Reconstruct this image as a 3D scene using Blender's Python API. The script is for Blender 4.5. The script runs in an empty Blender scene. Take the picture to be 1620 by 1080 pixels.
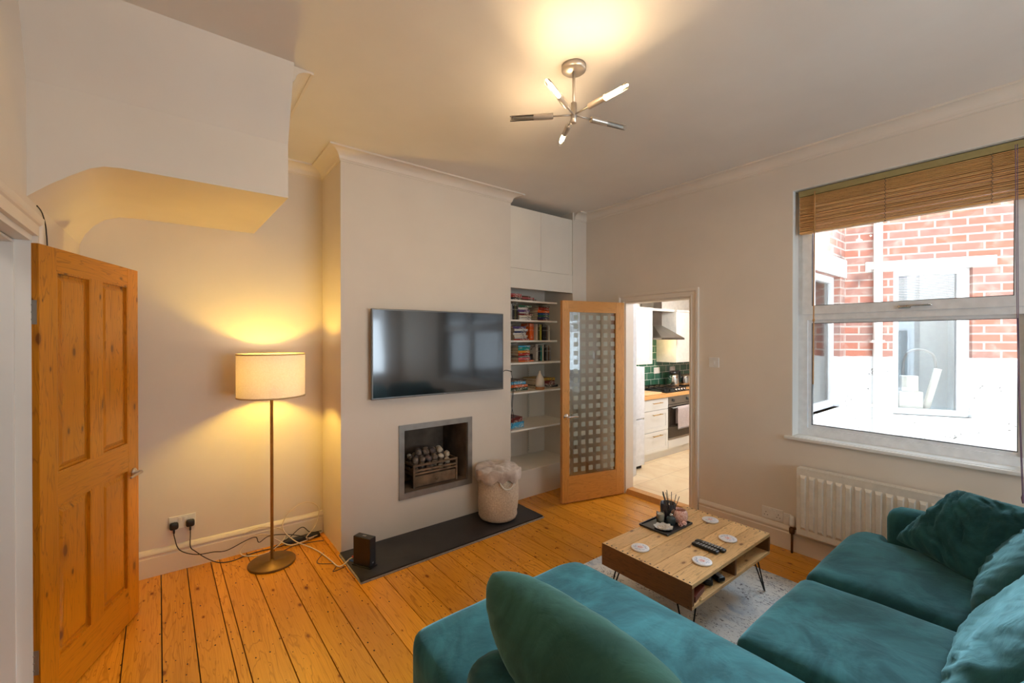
import bpy, bmesh, math, random
from math import sin, cos, pi, radians
from mathutils import Vector, Matrix, noise
random.seed(7)
S = bpy.context.scene
COL = S.collection
# ---------------------------------------------------------------- camera, world, light, exposure
cd = bpy.data.cameras.new('camera'); cam = bpy.data.objects.new('camera', cd); COL.objects.link(cam)
cd.sensor_width = 36; cd.lens = 681.07/1620*36; cd.clip_start = .02
cam.location = (0, 0, 1.6); cam.rotation_euler = (pi/2-.00495, 0, -.66609)
S.camera = cam
W = bpy.data.worlds.new('sky'); S.world = W; W.use_nodes = True
wb = W.node_tree.nodes['Background']; wb.inputs[0].default_value = (.82, .91, 1, 1); wb.inputs[1].default_value = 2.7
def light(name, typ, loc, power, col, rot=(0, 0, 0), size=.1, sy=None):
    l = bpy.data.lights.new(name, typ); l.energy = power; l.color = col
    if typ == 'AREA':
        l.size = size
        if sy: l.shape = 'RECTANGLE'; l.size_y = sy
    else: l.shadow_soft_size = size
    o = bpy.data.objects.new(name, l); COL.objects.link(o); o.location = loc; o.rotation_euler = rot
    return o
REAR_FILL_W = 76
SKY_W, OVER_W, LAMP_W, BULB_W, KIT_W = 6600, 200, 41, 112, 72
# open sky above the narrow yard, slanting down into the window
light('sky_above_neighbour_wall', 'AREA', (8.4, -.2, 6.0), SKY_W, (.74, .87, 1), (0, radians(48), 0), 3, 3)
o_ = light('sky_overhead', 'AREA', (4.55, -.6, 5.5), OVER_W, (.80, .90, 1), (0, 0, 0), .9, 3.0); o_.data.spread = radians(28)
light('kitchen_ceiling_light', 'POINT', (5.3, 2.35, 2.2), KIT_W, (.92, .95, 1), size=.12)
light('hallway_ceiling_light', 'POINT', (-1.0, 1.6, 2.5), 10, (1, .9, .8), size=.15)
# fill light added behind the camera, outside an invented window
light('added_rear_fill', 'AREA', (2.2, -3.25, 1.35), REAR_FILL_W, (.70, .86, 1), (radians(109), 0, 0), 2.4, 1.5)
S.view_settings.view_transform = 'Standard'; S.view_settings.look = 'None'
S.view_settings.gamma = 1; S.view_settings.use_curve_mapping = False
S.view_settings.exposure = .1
S.cycles.use_denoising = True; S.cycles.max_bounces = 10; S.cycles.diffuse_bounces = 6
S.cycles.sample_clamp_indirect = 8; S.cycles.caustics_reflective = False; S.cycles.caustics_refractive = False

# ---------------------------------------------------------------- materials
def srgb(r, g, b):
    f = lambda c: ((c/255+.055)/1.055)**2.4 if c/255 > .04045 else c/255/12.92
    return (f(r), f(g), f(b), 1)
def newmat(name):
    m = bpy.data.materials.new(name); m.use_nodes = True
    nt = m.node_tree; return m, nt, nt.nodes['Principled BSDF']
def N(nt, t, **k):
    n = nt.nodes.new(t)
    for a, v in k.items(): setattr(n, a, v)
    return n
def coords(nt, scale=(1, 1, 1), rot=(0, 0, 0), src='Object'):
    tc = N(nt, 'ShaderNodeTexCoord'); mp = N(nt, 'ShaderNodeMapping')
    mp.inputs['Scale'].default_value = scale; mp.inputs['Rotation'].default_value = rot
    nt.links.new(tc.outputs[src], mp.inputs[0]); return mp.outputs[0]
def noi(nt, vec, scale, detail=4, dist=0, rough=.5):
    n = N(nt, 'ShaderNodeTexNoise'); n.inputs['Scale'].default_value = scale; n.inputs['Detail'].default_value = detail
    n.inputs['Distortion'].default_value = dist; n.inputs['Roughness'].default_value = rough
    nt.links.new(vec, n.inputs['Vector']); return n.outputs['Fac']
def ramp(nt, fac, *st, interp='LINEAR'):
    r = N(nt, 'ShaderNodeValToRGB'); r.color_ramp.interpolation = interp; e = r.color_ramp.elements
    while len(e) < len(st): e.new(.5)
    for i, (p, c) in enumerate(st):
        e[i].position = p; e[i].color = c if len(c) == 4 else (*c, 1)
    nt.links.new(fac, r.inputs[0]); return r.outputs[0]
def mix(nt, a, b, fac, mode='MIX'):
    m = N(nt, 'ShaderNodeMix', data_type='RGBA', blend_type=mode)
    for s, v in ((m.inputs[0], fac), (m.inputs[6], a), (m.inputs[7], b)):
        if isinstance(v, (int, float, tuple)): s.default_value = v
        else: nt.links.new(v, s)
    return m.outputs[2]
def math_(nt, op, a, b=0, c=0):
    m = N(nt, 'ShaderNodeMath', operation=op)
    for i, v in enumerate((a, b, c)):
        if isinstance(v, (int, float)): m.inputs[i].default_value = v
        else: nt.links.new(v, m.inputs[i])
    return m.outputs[0]
def bump(nt, p, h, strength=.2, dist=.01):
    b = N(nt, 'ShaderNodeBump'); b.inputs['Strength'].default_value = strength; b.inputs['Distance'].default_value = dist
    nt.links.new(h, b.inputs['Height']); nt.links.new(b.outputs[0], p.inputs['Normal'])
G0, G1 = (0, 0, 0, 1), (1, 1, 1, 1)
_mc = {}
def plain(name, col, rough=.5, metal=0, var=.06, scale=20, bmp=.0, **kw):
    if name in _mc: return _mc[name]
    m, nt, p = newmat(name); v = coords(nt)
    n = noi(nt, v, scale)
    c2 = tuple(max(0, c*(1-var*2)) for c in col[:3])+(1,)
    nt.links.new(ramp(nt, n, (.3, c2), (.7, col)), p.inputs['Base Color'])
    p.inputs['Roughness'].default_value = rough; p.inputs['Metallic'].default_value = metal
    for k, x in kw.items(): p.inputs[k.replace('_', ' ')].default_value = x
    if bmp: bump(nt, p, noi(nt, v, scale*4), bmp, .004)
    _mc[name] = m; return m
def wood(name, light_, dark, axis='x', sc=1., rough=.4, knots=.5, attr=False, nails=0., ring=1., kd=2.6):
    m, nt, p = newmat(name)
    tc = N(nt, 'ShaderNodeTexCoord'); vec = tc.outputs['Object']
    if attr:
        a = N(nt, 'ShaderNodeAttribute', attribute_name='pid')
        off = N(nt, 'ShaderNodeCombineXYZ')
        for i in range(3): nt.links.new(math_(nt, 'MULTIPLY', a.outputs['Fac'], (17.3, 31.7, 11.1)[i]), off.inputs[i])
        ad = N(nt, 'ShaderNodeVectorMath', operation='ADD'); nt.links.new(vec, ad.inputs[0]); nt.links.new(off.outputs[0], ad.inputs[1]); vec = ad.outputs[0]
    def mp(l, t):
        s = {'x': (l, t, t), 'y': (t, l, t), 'z': (t, t, l)}[axis]
        q = N(nt, 'ShaderNodeMapping'); q.inputs['Scale'].default_value = s; nt.links.new(vec, q.inputs[0]); return q.outputs[0]
    def mp2(l, t):
        sp = N(nt, 'ShaderNodeSeparateXYZ'); nt.links.new(vec, sp.inputs[0]); i = 'xyz'.index(axis); o = [k for k in range(3) if k != i]
        cb = N(nt, 'ShaderNodeCombineXYZ'); nt.links.new(math_(nt, 'MULTIPLY', sp.outputs[i], l), cb.inputs[0])
        nt.links.new(math_(nt, 'MULTIPLY', math_(nt, 'ADD', sp.outputs[o[0]], sp.outputs[o[1]]), t), cb.inputs[1]); return cb.outputs[0]
    n1 = noi(nt, mp(.7*sc, 7*sc), 2.2, 3, .6)
    w = math_(nt, 'FRACT', math_(nt, 'MULTIPLY', n1, 9*ring))
    w = math_(nt, 'PINGPONG', w, .5); w = math_(nt, 'MULTIPLY', w, 2)
    fine = noi(nt, mp(2*sc, 90*sc), 3, 3)
    mid = tuple((a+b)/2 for a, b in zip(light_, dark))
    c = ramp(nt, w, (.0, tuple(m_*.85 for m_ in mid[:3])+(1,)), (.28, light_), (1, light_))
    c = mix(nt, c, mid, math_(nt, 'MULTIPLY', ramp(nt, fine, (.4, G0), (.75, G1)), .7))
    big = noi(nt, mp(.5*sc, 2*sc), 1.5, 2)
    c = mix(nt, c, mid, math_(nt, 'MULTIPLY', ramp(nt, big, (.4, G0), (.7, G1)), .6))
    if knots:
        vo = N(nt, 'ShaderNodeTexVoronoi', voronoi_dimensions='2D'); vo.inputs['Scale'].default_value = kd*sc; vo.inputs['Randomness'].default_value = 1
        nt.links.new(mp2(1, 2.0), vo.inputs['Vector'])
        def celld(v_, lo):
            sc_ = N(nt, 'ShaderNodeSeparateColor'); nt.links.new(v_.outputs['Color'], sc_.inputs[0])
            q = math_(nt, 'MAXIMUM', math_(nt, 'MULTIPLY', math_(nt, 'SUBTRACT', sc_.outputs[0], lo), 1/(1-lo)), .001)
            return math_(nt, 'DIVIDE', v_.outputs['Distance'], q)
        kd_ = celld(vo, .3)
        k = ramp(nt, kd_, (0, G1), (.04*knots*2, G1), (.06*knots*2, G0))
        c = mix(nt, c, tuple(x*.35 for x in dark[:3])+(1,), math_(nt, 'MULTIPLY', k, .85))
        halo = ramp(nt, kd_, (.04*knots*2, G1), (.12*knots*2, G0))
        c = mix(nt, c, dark, math_(nt, 'MULTIPLY', halo, .55))
    if nails:
        vo = N(nt, 'ShaderNodeTexVoronoi', voronoi_dimensions='2D'); vo.inputs['Scale'].default_value = 13; nt.links.new(mp2(1, 1.7), vo.inputs['Vector'])
        k = ramp(nt, celld(vo, .3), (0, G1), (.07, G1), (.10, G0))
        gate = ramp(nt, noi(nt, mp(1, 1), 2.3, 1), (.38, G0), (.44, G1))
        c = mix(nt, c, tuple(x*.12 for x in dark[:3])+(1,), math_(nt, 'MULTIPLY', math_(nt, 'MULTIPLY', k, gate), nails))
    if attr:
        wn = N(nt, 'ShaderNodeTexWhiteNoise', noise_dimensions='1D'); nt.links.new(a.outputs['Fac'], wn.inputs['W'])
        hsv = N(nt, 'ShaderNodeHueSaturation'); nt.links.new(c, hsv.inputs['Color'])
        nt.links.new(math_(nt, 'MULTIPLY_ADD', wn.outputs['Value'], .3, .84), hsv.inputs['Value']); c = hsv.outputs[0]
    nt.links.new(c, p.inputs['Base Color']); p.inputs['Roughness'].default_value = rough
    bump(nt, p, fine, .12, .003); return m
def velvet(name, a, b):
    m, nt, p = newmat(name); v = coords(nt)
    n = noi(nt, v, 3.2, 5, 1.2, .6)
    nt.links.new(ramp(nt, n, (.38, a), (.62, b)), p.inputs['Base Color'])
    p.inputs['Roughness'].default_value = .85
    p.inputs['Sheen Weight'].default_value = .55; p.inputs['Sheen Roughness'].default_value = .4
    p.inputs['Sheen Tint'].default_value = (.30, .60, .64, 1); p.inputs['Specular IOR Level'].default_value = .15
    bump(nt, p, noi(nt, v, 9, 4, .8), .25, .02); return m
def glass(name, tint=(.95, .98, .97, 1), refl=.08):
    m, nt, p = newmat(name); nt.nodes.remove(p); out = nt.nodes['Material Output']
    t = N(nt, 'ShaderNodeBsdfTransparent'); t.inputs[0].default_value = tint
    g = N(nt, 'ShaderNodeBsdfGlossy'); g.inputs['Roughness'].default_value = .01
    fr = N(nt, 'ShaderNodeFresnel'); fr.inputs[0].default_value = 1.5
    mx = N(nt, 'ShaderNodeMixShader'); nt.links.new(math_(nt, 'MULTIPLY_ADD', fr.outputs[0], .9, refl-.04), mx.inputs[0])
    nt.links.new(t.outputs[0], mx.inputs[1]); nt.links.new(g.outputs[0], mx.inputs[2]); nt.links.new(mx.outputs[0], out.inputs[0]); return m
def emit(name, col, st):
    m, nt, p = newmat(name); p.inputs['Base Color'].default_value = col; p.inputs['Emission Color'].default_value = col; p.inputs['Emission Strength'].default_value = st; return m
def paint(name, col, rough=.6, mott=.03):
    return plain(name, col, rough, 0, mott, 2.5, .03)
M = {}
M['wall'] = paint('cream wall paint', srgb(226, 215, 200))
M['ceil'] = paint('white ceiling paint', srgb(228, 222, 213))
M['trim'] = paint('cream gloss trim', srgb(228, 217, 202), .4)
M['white'] = paint('white paint', srgb(232, 230, 224), .4)
M['shelf'] = paint('white shelf paint', srgb(242, 234, 220), .45)
M['cab'] = paint('cream cupboard paint', srgb(234, 226, 212), .45)
M['upvc'] = plain('white window plastic', srgb(232, 234, 236), .3)
M['kitchen_white'] = plain('warm white kitchen wall', srgb(240, 232, 218), .5)
M['floor'] = wood('varnished pine floorboards', srgb(224, 152, 40), srgb(144, 76, 10), 'y', 1, .27, .62, True, .95, .8, 3.2)
M['pine'] = wood('varnished pine door', srgb(200, 126, 18), srgb(116, 58, 4), 'z', 1.2, .3, .8)
M['pine_h'] = wood('varnished pine rail', srgb(200, 126, 18), srgb(128, 68, 5), 'x', 1.2, .3, .45)
M['oak'] = wood('golden oak door', srgb(212, 152, 78), srgb(166, 106, 46), 'z', 1.5, .35, 0)
M['oak_h'] = wood('golden oak rail', srgb(212, 152, 78), srgb(166, 106, 46), 'x', 1.5, .35, 0)
M['pallet'] = wood('waxed pallet boards', srgb(240, 196, 134), srgb(140, 86, 42), 'x', 2, .42, .75, True, .0, 1., 2.6)
M['pallet_dark'] = wood('dark stained board', srgb(130, 84, 42), srgb(70, 40, 18), 'y', 2, .5, .5)
M['worktop'] = wood('oiled oak worktop', srgb(226, 172, 108), srgb(176, 116, 58), 'x', 3, .4, 0)
M['board'] = wood('pale chopping board', srgb(236, 200, 150), srgb(204, 158, 104), 'x', 3, .5, 0)
M['bamboo'] = wood('stained wooden slat', srgb(222, 174, 112), srgb(180, 126, 66), 'y', 2, .5, 0)
M['velvet'] = velvet('teal velvet', srgb(30, 68, 72), srgb(48, 98, 102))
M['velvet_shaded'] = velvet('shaded green velvet', srgb(40, 74, 64), srgb(56, 96, 84))  # teal velvet copy, shade of the side away from the window in its colour
M['slate'] = plain('black slate', srgb(46, 44, 46), .42, 0, .25, 6, .15)
M['mortar'] = plain('grey mortar edge', srgb(170, 160, 150), .9, 0, .2, 60, .5)
M['steel'] = plain('brushed steel', srgb(170, 166, 160), .4, .65, .15, 8)
M['nickel'] = plain('satin nickel', srgb(206, 196, 184), .32, .75, .05, 30)
M['brass'] = plain('aged brass', srgb(214, 172, 100), .4, .45, .15, 10)
M['bronze_base'] = plain('brushed bronze disc', srgb(132, 100, 52), .42, .5, .15, 10)
M['iron'] = plain('rusty fire iron', srgb(150, 122, 94), .6, .4, .3, 14, .2)
M['soot'] = plain('sooty fire clay', srgb(128, 108, 90), .85, 0, .35, 5, .3)
M['soot_dark'] = plain('dark soot', srgb(58, 48, 40), .85, 0, .3, 5, .3)
M['black'] = plain('black plastic', srgb(26, 26, 28), .35)
M['blackmetal'] = plain('black steel rod', srgb(24, 22, 22), .4, .6)
M['screen'] = plain('black television glass', srgb(14, 14, 16), .14, 0, 0, 1, Coat_Weight=1., Coat_Roughness=.07, Coat_IOR=1.7)
M['bezel'] = plain('dark silver bezel', srgb(120, 118, 116), .35, .8)
M['whiteplastic'] = plain('white plastic', srgb(236, 232, 226), .35)
M['greyplastic'] = plain('grey plastic', srgb(140, 140, 142), .4)
M['cream_metal'] = plain('white radiator enamel', srgb(232, 224, 210), .35)
M['chrome'] = plain('chrome', srgb(210, 208, 204), .12, 1, 0)
M['glass'] = glass('clear window glass', (.97, .98, .98, 1), .05)
M['clearglass'] = glass('clear tube glass', (.96, .96, .95, 1), .10)
M['redp'] = plain('red plastic', srgb(214, 60, 40), .4)
M['bluep'] = plain('blue plastic', srgb(50, 100, 170), .4)
M['fridge'] = plain('white fridge enamel', srgb(236, 238, 242), .3)
M['hood'] = plain('dark stainless hood', srgb(140, 132, 122), .3, .9, .1, 6)
M['ovenglass'] = plain('dark oven glass', srgb(60, 50, 42), .12, 0, .1, 3)
M['ovensteel'] = plain('warm oven steel', srgb(168, 158, 146), .35, .8, .05)
M['towel'] = plain('grey cotton towel', srgb(196, 182, 178), .95, 0, .1, 60, .6)
M['leather'] = plain('red brown wooden box', srgb(110, 46, 26), .45)
M['bulb'] = emit('lit warm bulb', (1, .78, .45, 1), 45)
M['bulb_off'] = plain('unlit bulb', srgb(222, 216, 204), .3)
M['cord_white'] = plain('white cable', srgb(226, 210, 188), .5)
M['cord_black'] = plain('dark cable', srgb(44, 34, 28), .5)
M['galv'] = plain('galvanised metal', srgb(150, 140, 128), .45, .7, .2)
M['void'] = plain('dark recess paint', srgb(60, 52, 46), .9)
M['hallwall'] = paint('hallway paint', srgb(220, 214, 206))
M['candle'] = plain('cream wax candle in glass', srgb(214, 208, 190), .25, 0, .1, 60)
M['smoked'] = plain('smoked dark glass', srgb(56, 46, 52), .12, 0, .2, 30)
M['slateglass'] = plain('blue grey glass', srgb(58, 72, 78), .1, 0, .2, 40)
M['pot_white'] = plain('white ceramic', srgb(232, 224, 210), .35)
M['shell'] = plain('white shell ceramic', srgb(236, 232, 226), .3)
M['cream_base'] = wood('light wood base', srgb(200, 140, 90), srgb(150, 94, 52), 'x', 5, .5, 0)
def _shade():
    m, nt, p = newmat('cream lampshade fabric'); out = nt.nodes['Material Output']; nt.nodes.remove(p)
    d = N(nt, 'ShaderNodeBsdfDiffuse'); t = N(nt, 'ShaderNodeBsdfTranslucent'); mx = N(nt, 'ShaderNodeMixShader')
    v = coords(nt, (1, 1, 1)); n = ramp(nt, noi(nt, v, 120, 2), (.3, (.88, .74, .66, 1)), (.7, (.95, .82, .76, 1)))
    nt.links.new(n, d.inputs[0]); nt.links.new(n, t.inputs[0]); mx.inputs[0].default_value = .075
    nt.links.new(d.outputs[0], mx.inputs[1]); nt.links.new(t.outputs[0], mx.inputs[2]); nt.links.new(mx.outputs[0], out.inputs[0]); return m
M['shade'] = _shade()
def _brick(name, white_z, tile=False):
    m, nt, p = newmat(name)
    tc = N(nt, 'ShaderNodeTexCoord'); vec = tc.outputs['Object']
    mp = N(nt, 'ShaderNodeMapping'); mp.inputs['Rotation'].default_value = (pi/2, 0, 0); nt.links.new(vec, mp.inputs[0])
    # swizzle so that brick rows climb in z
    sx = N(nt, 'ShaderNodeSeparateXYZ'); nt.links.new(vec, sx.inputs[0]); cx = N(nt, 'ShaderNodeCombineXYZ')
    nt.links.new(sx.outputs[0], cx.inputs[0]); nt.links.new(sx.outputs[2], cx.inputs[1])
    b = N(nt, 'ShaderNodeTexBrick'); nt.links.new(cx.outputs[0], b.inputs['Vector'])
    b.inputs['Scale'].default_value = 1
    if tile:
        b.inputs['Brick Width'].default_value = .2; b.inputs['Row Height'].default_value = .1; b.inputs['Mortar Size'].default_value = .003
        b.inputs['Color1'].default_value = srgb(44, 92, 72); b.inputs['Color2'].default_value = srgb(62, 112, 88); b.inputs['Mortar'].default_value = srgb(214, 222, 210)
        c = mix(nt, b.outputs['Color'], srgb(28, 66, 52), ramp(nt, noi(nt, vec, 14, 3), (.5, G0), (.8, (.6, .6, .6, 1))))
        nt.links.new(c, p.inputs['Base Color']); p.inputs['Roughness'].default_value = .15; bump(nt, p, b.outputs['Fac'], -.3, .004); return m
    b.inputs['Brick Width'].default_value = .225; b.inputs['Row Height'].default_value = .075; b.inputs['Mortar Size'].default_value = .008
    b.inputs['Color1'].default_value = srgb(166, 102, 84); b.inputs['Color2'].default_value = srgb(146, 112, 104); b.inputs['Mortar'].default_value = srgb(176, 166, 158)
    n = noi(nt, vec, 9, 5, .5)
    c = mix(nt, b.outputs['Color'], srgb(176, 150, 140), ramp(nt, n, (.5, G0), (.72, (.85, .85, .85, 1))))
    c = mix(nt, c, srgb(92, 66, 62), ramp(nt, noi(nt, vec, 4, 3), (.6, G0), (.75, (.7, .7, .7, 1))))
    edge = math_(nt, 'LESS_THAN', math_(nt, 'ADD', sx.outputs[2], math_(nt, 'MULTIPLY', noi(nt, vec, 12, 2), .02)), white_z+.01)
    wh = ramp(nt, noi(nt, vec, 16, 6, 1.5), (.30, srgb(96, 92, 90)), (.36, srgb(226, 228, 230)))
    c = mix(nt, c, wh, edge)
    nt.links.new(c, p.inputs['Base Color']); p.inputs['Roughness'].default_value = .9
    bump(nt, p, math_(nt, 'SUBTRACT', math_(nt, 'MULTIPLY', n, .4), b.outputs['Fac']), .6, .012); return m
M['brick'] = _brick('weathered brick above white paint', 1.435)
M['tile'] = _brick('green glazed tiles', 0, True)
def _rug():
    m, nt, p = newmat('pale distressed rug'); v = coords(nt)
    c = ramp(nt, noi(nt, v, 3, 5, 1), (.35, srgb(194, 204, 212)), (.6, srgb(230, 230, 226)))
    spk = noi(nt, coords(nt, (1, .6, 1)), 55, 4, 1.5, .65)
    msk = ramp(nt, noi(nt, v, 4.5, 3, .8), (.38, G0), (.55, G1))
    c = mix(nt, c, srgb(84, 84, 98), math_(nt, 'MULTIPLY', ramp(nt, spk, (.55, G0), (.62, G1)), msk))
    c = mix(nt, c, srgb(134, 158, 186), math_(nt, 'MULTIPLY', ramp(nt, noi(nt, v, 12, 3), (.6, G0), (.7, G1)), .5))
    nt.links.new(c, p.inputs['Base Color']); p.inputs['Roughness'].default_value = 1; bump(nt, p, noi(nt, v, 160, 2), .4, .004); return m
M['rug'] = _rug()
def _kfloor():
    m, nt, p = newmat('travertine floor tiles'); v = coords(nt)
    b = N(nt, 'ShaderNodeTexBrick'); nt.links.new(v, b.inputs['Vector']); b.offset = .5; b.inputs['Scale'].default_value = 1
    b.inputs['Brick Width'].default_value = .6; b.inputs['Row Height'].default_value = .4; b.inputs['Mortar Size'].default_value = .003
    b.inputs['Color1'].default_value = srgb(228, 204, 164); b.inputs['Color2'].default_value = srgb(238, 216, 180); b.inputs['Mortar'].default_value = srgb(190, 166, 132)
    c = mix(nt, b.outputs['Color'], srgb(212, 176, 128), ramp(nt, noi(nt, v, 4, 5, 1), (.45, G0), (.8, (.7, .7, .7, 1))))
    nt.links.new(c, p.inputs['Base Color']); p.inputs['Roughness'].default_value = .4; return m
M['kfloor'] = _kfloor()
def _basket():
    m, nt, p = newmat('oatmeal woven cotton'); v = coords(nt)
    w = N(nt, 'ShaderNodeTexWave', wave_type='BANDS', bands_direction='Z'); w.inputs['Scale'].default_value = 32; w.inputs['Distortion'].default_value = 3; w.inputs['Detail'].default_value = 3; w.inputs['Detail Scale'].default_value = 6
    nt.links.new(v, w.inputs['Vector']); n = noi(nt, v, 90, 3)
    c = ramp(nt, n, (.3, srgb(206, 186, 160)), (.7, srgb(236, 220, 198)))
    nt.links.new(c, p.inputs['Base Color']); p.inputs['Roughness'].default_value = 1
    bump(nt, p, math_(nt, 'ADD', w.outputs['Fac'], n), .5, .008); return m
M['basket'] = _basket()
def _fluff():
    m, nt, p = newmat('taupe fleece'); v = coords(nt)
    nt.links.new(ramp(nt, noi(nt, v, 7, 4, 1), (.3, srgb(166, 148, 136)), (.7, srgb(214, 200, 188))), p.inputs['Base Color'])
    p.inputs['Roughness'].default_value = 1; p.inputs['Sheen Weight'].default_value = .4; bump(nt, p, noi(nt, v, 60, 3), .5, .008); return m
M['fleece'] = _fluff()
def _coaster():
    m, nt, p = newmat('printed white coaster'); tc = N(nt, 'ShaderNodeTexCoord')
    ln = N(nt, 'ShaderNodeVectorMath', operation='LENGTH'); nt.links.new(tc.outputs['Object'], ln.inputs[0]); r = ln.outputs['Value']
    n = noi(nt, tc.outputs['Object'], 90, 3, 2)
    c = mix(nt, srgb(236, 234, 236), srgb(150, 158, 186), math_(nt, 'MULTIPLY', ramp(nt, r, (.021, G0), (.027, G1), (.038, G1), (.044, G0)), ramp(nt, n, (.5, G0), (.6, G1))))
    c = mix(nt, c, srgb(214, 116, 100), math_(nt, 'MULTIPLY', ramp(nt, r, (.015, G1), (.021, G0)), ramp(nt, n, (.42, G0), (.52, G1))))
    nt.links.new(c, p.inputs['Base Color']); p.inputs['Roughness'].default_value = .35; return m
M['coaster'] = _coaster()
def _speck(name, a, b, sc, rough=.3):
    m, nt, p = newmat(name); v = coords(nt)
    nt.links.new(ramp(nt, noi(nt, v, sc, 4, 1.5), (.42, a), (.55, b)), p.inputs['Base Color']); p.inputs['Roughness'].default_value = rough; bump(nt, p, noi(nt, v, sc, 3), .3, .004); return m
M['pinkglass'] = _speck('pink crackle glass', srgb(214, 146, 124), srgb(246, 214, 204), 120, .2)
M['amber'] = _speck('amber quartz', srgb(120, 54, 32), srgb(236, 196, 190), 60, .2)
M['agate'] = _speck('gold agate print', srgb(180, 160, 130), srgb(230, 222, 212), 40)
M['keypad'] = _speck('remote button print', srgb(24, 24, 28), srgb(200, 204, 208), 320, .4)
def _doorglass():
    m, nt, p = newmat('clear pane with frosted squares'); out = nt.nodes['Material Output']; nt.nodes.remove(p)
    tc = N(nt, 'ShaderNodeTexCoord'); sx = N(nt, 'ShaderNodeSeparateXYZ'); nt.links.new(tc.outputs['Object'], sx.inputs[0])
    P_, Q = .088, .046
    def cell(o, off):
        f = math_(nt, 'PINGPONG', math_(nt, 'ADD', o, off), P_/2); return math_(nt, 'GREATER_THAN', f, P_/2-Q/2)
    k = math_(nt, 'MULTIPLY', cell(sx.outputs[0], .0), cell(sx.outputs[2], .0))
    t = N(nt, 'ShaderNodeBsdfTransparent'); t.inputs[0].default_value = (.90, .93, .91, 1)
    g = N(nt, 'ShaderNodeBsdfGlossy'); g.inputs['Roughness'].default_value = .03
    fr = N(nt, 'ShaderNodeFresnel'); mx = N(nt, 'ShaderNodeMixShader'); nt.links.new(math_(nt, 'MULTIPLY_ADD', fr.outputs[0], 2.2, .12), mx.inputs[0])
    nt.links.new(t.outputs[0], mx.inputs[1]); nt.links.new(g.outputs[0], mx.inputs[2])
    d = N(nt, 'ShaderNodeBsdfDiffuse'); d.inputs[0].default_value = srgb(206, 210, 196); t2 = N(nt, 'ShaderNodeBsdfTranslucent'); t2.inputs[0].default_value = (.9, .95, .9, 1)
    m2 = N(nt, 'ShaderNodeMixShader'); m2.inputs[0].default_value = .4; nt.links.new(d.outputs[0], m2.inputs[1]); nt.links.new(t2.outputs[0], m2.inputs[2])
    m3 = N(nt, 'ShaderNodeMixShader'); nt.links.new(math_(nt, 'MULTIPLY', k, .75), m3.inputs[0]); nt.links.new(mx.outputs[0], m3.inputs[1]); nt.links.new(m2.outputs[0], m3.inputs[2])
    nt.links.new(m3.outputs[0], out.inputs[0]); return m
M['doorglass'] = _doorglass()

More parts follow.
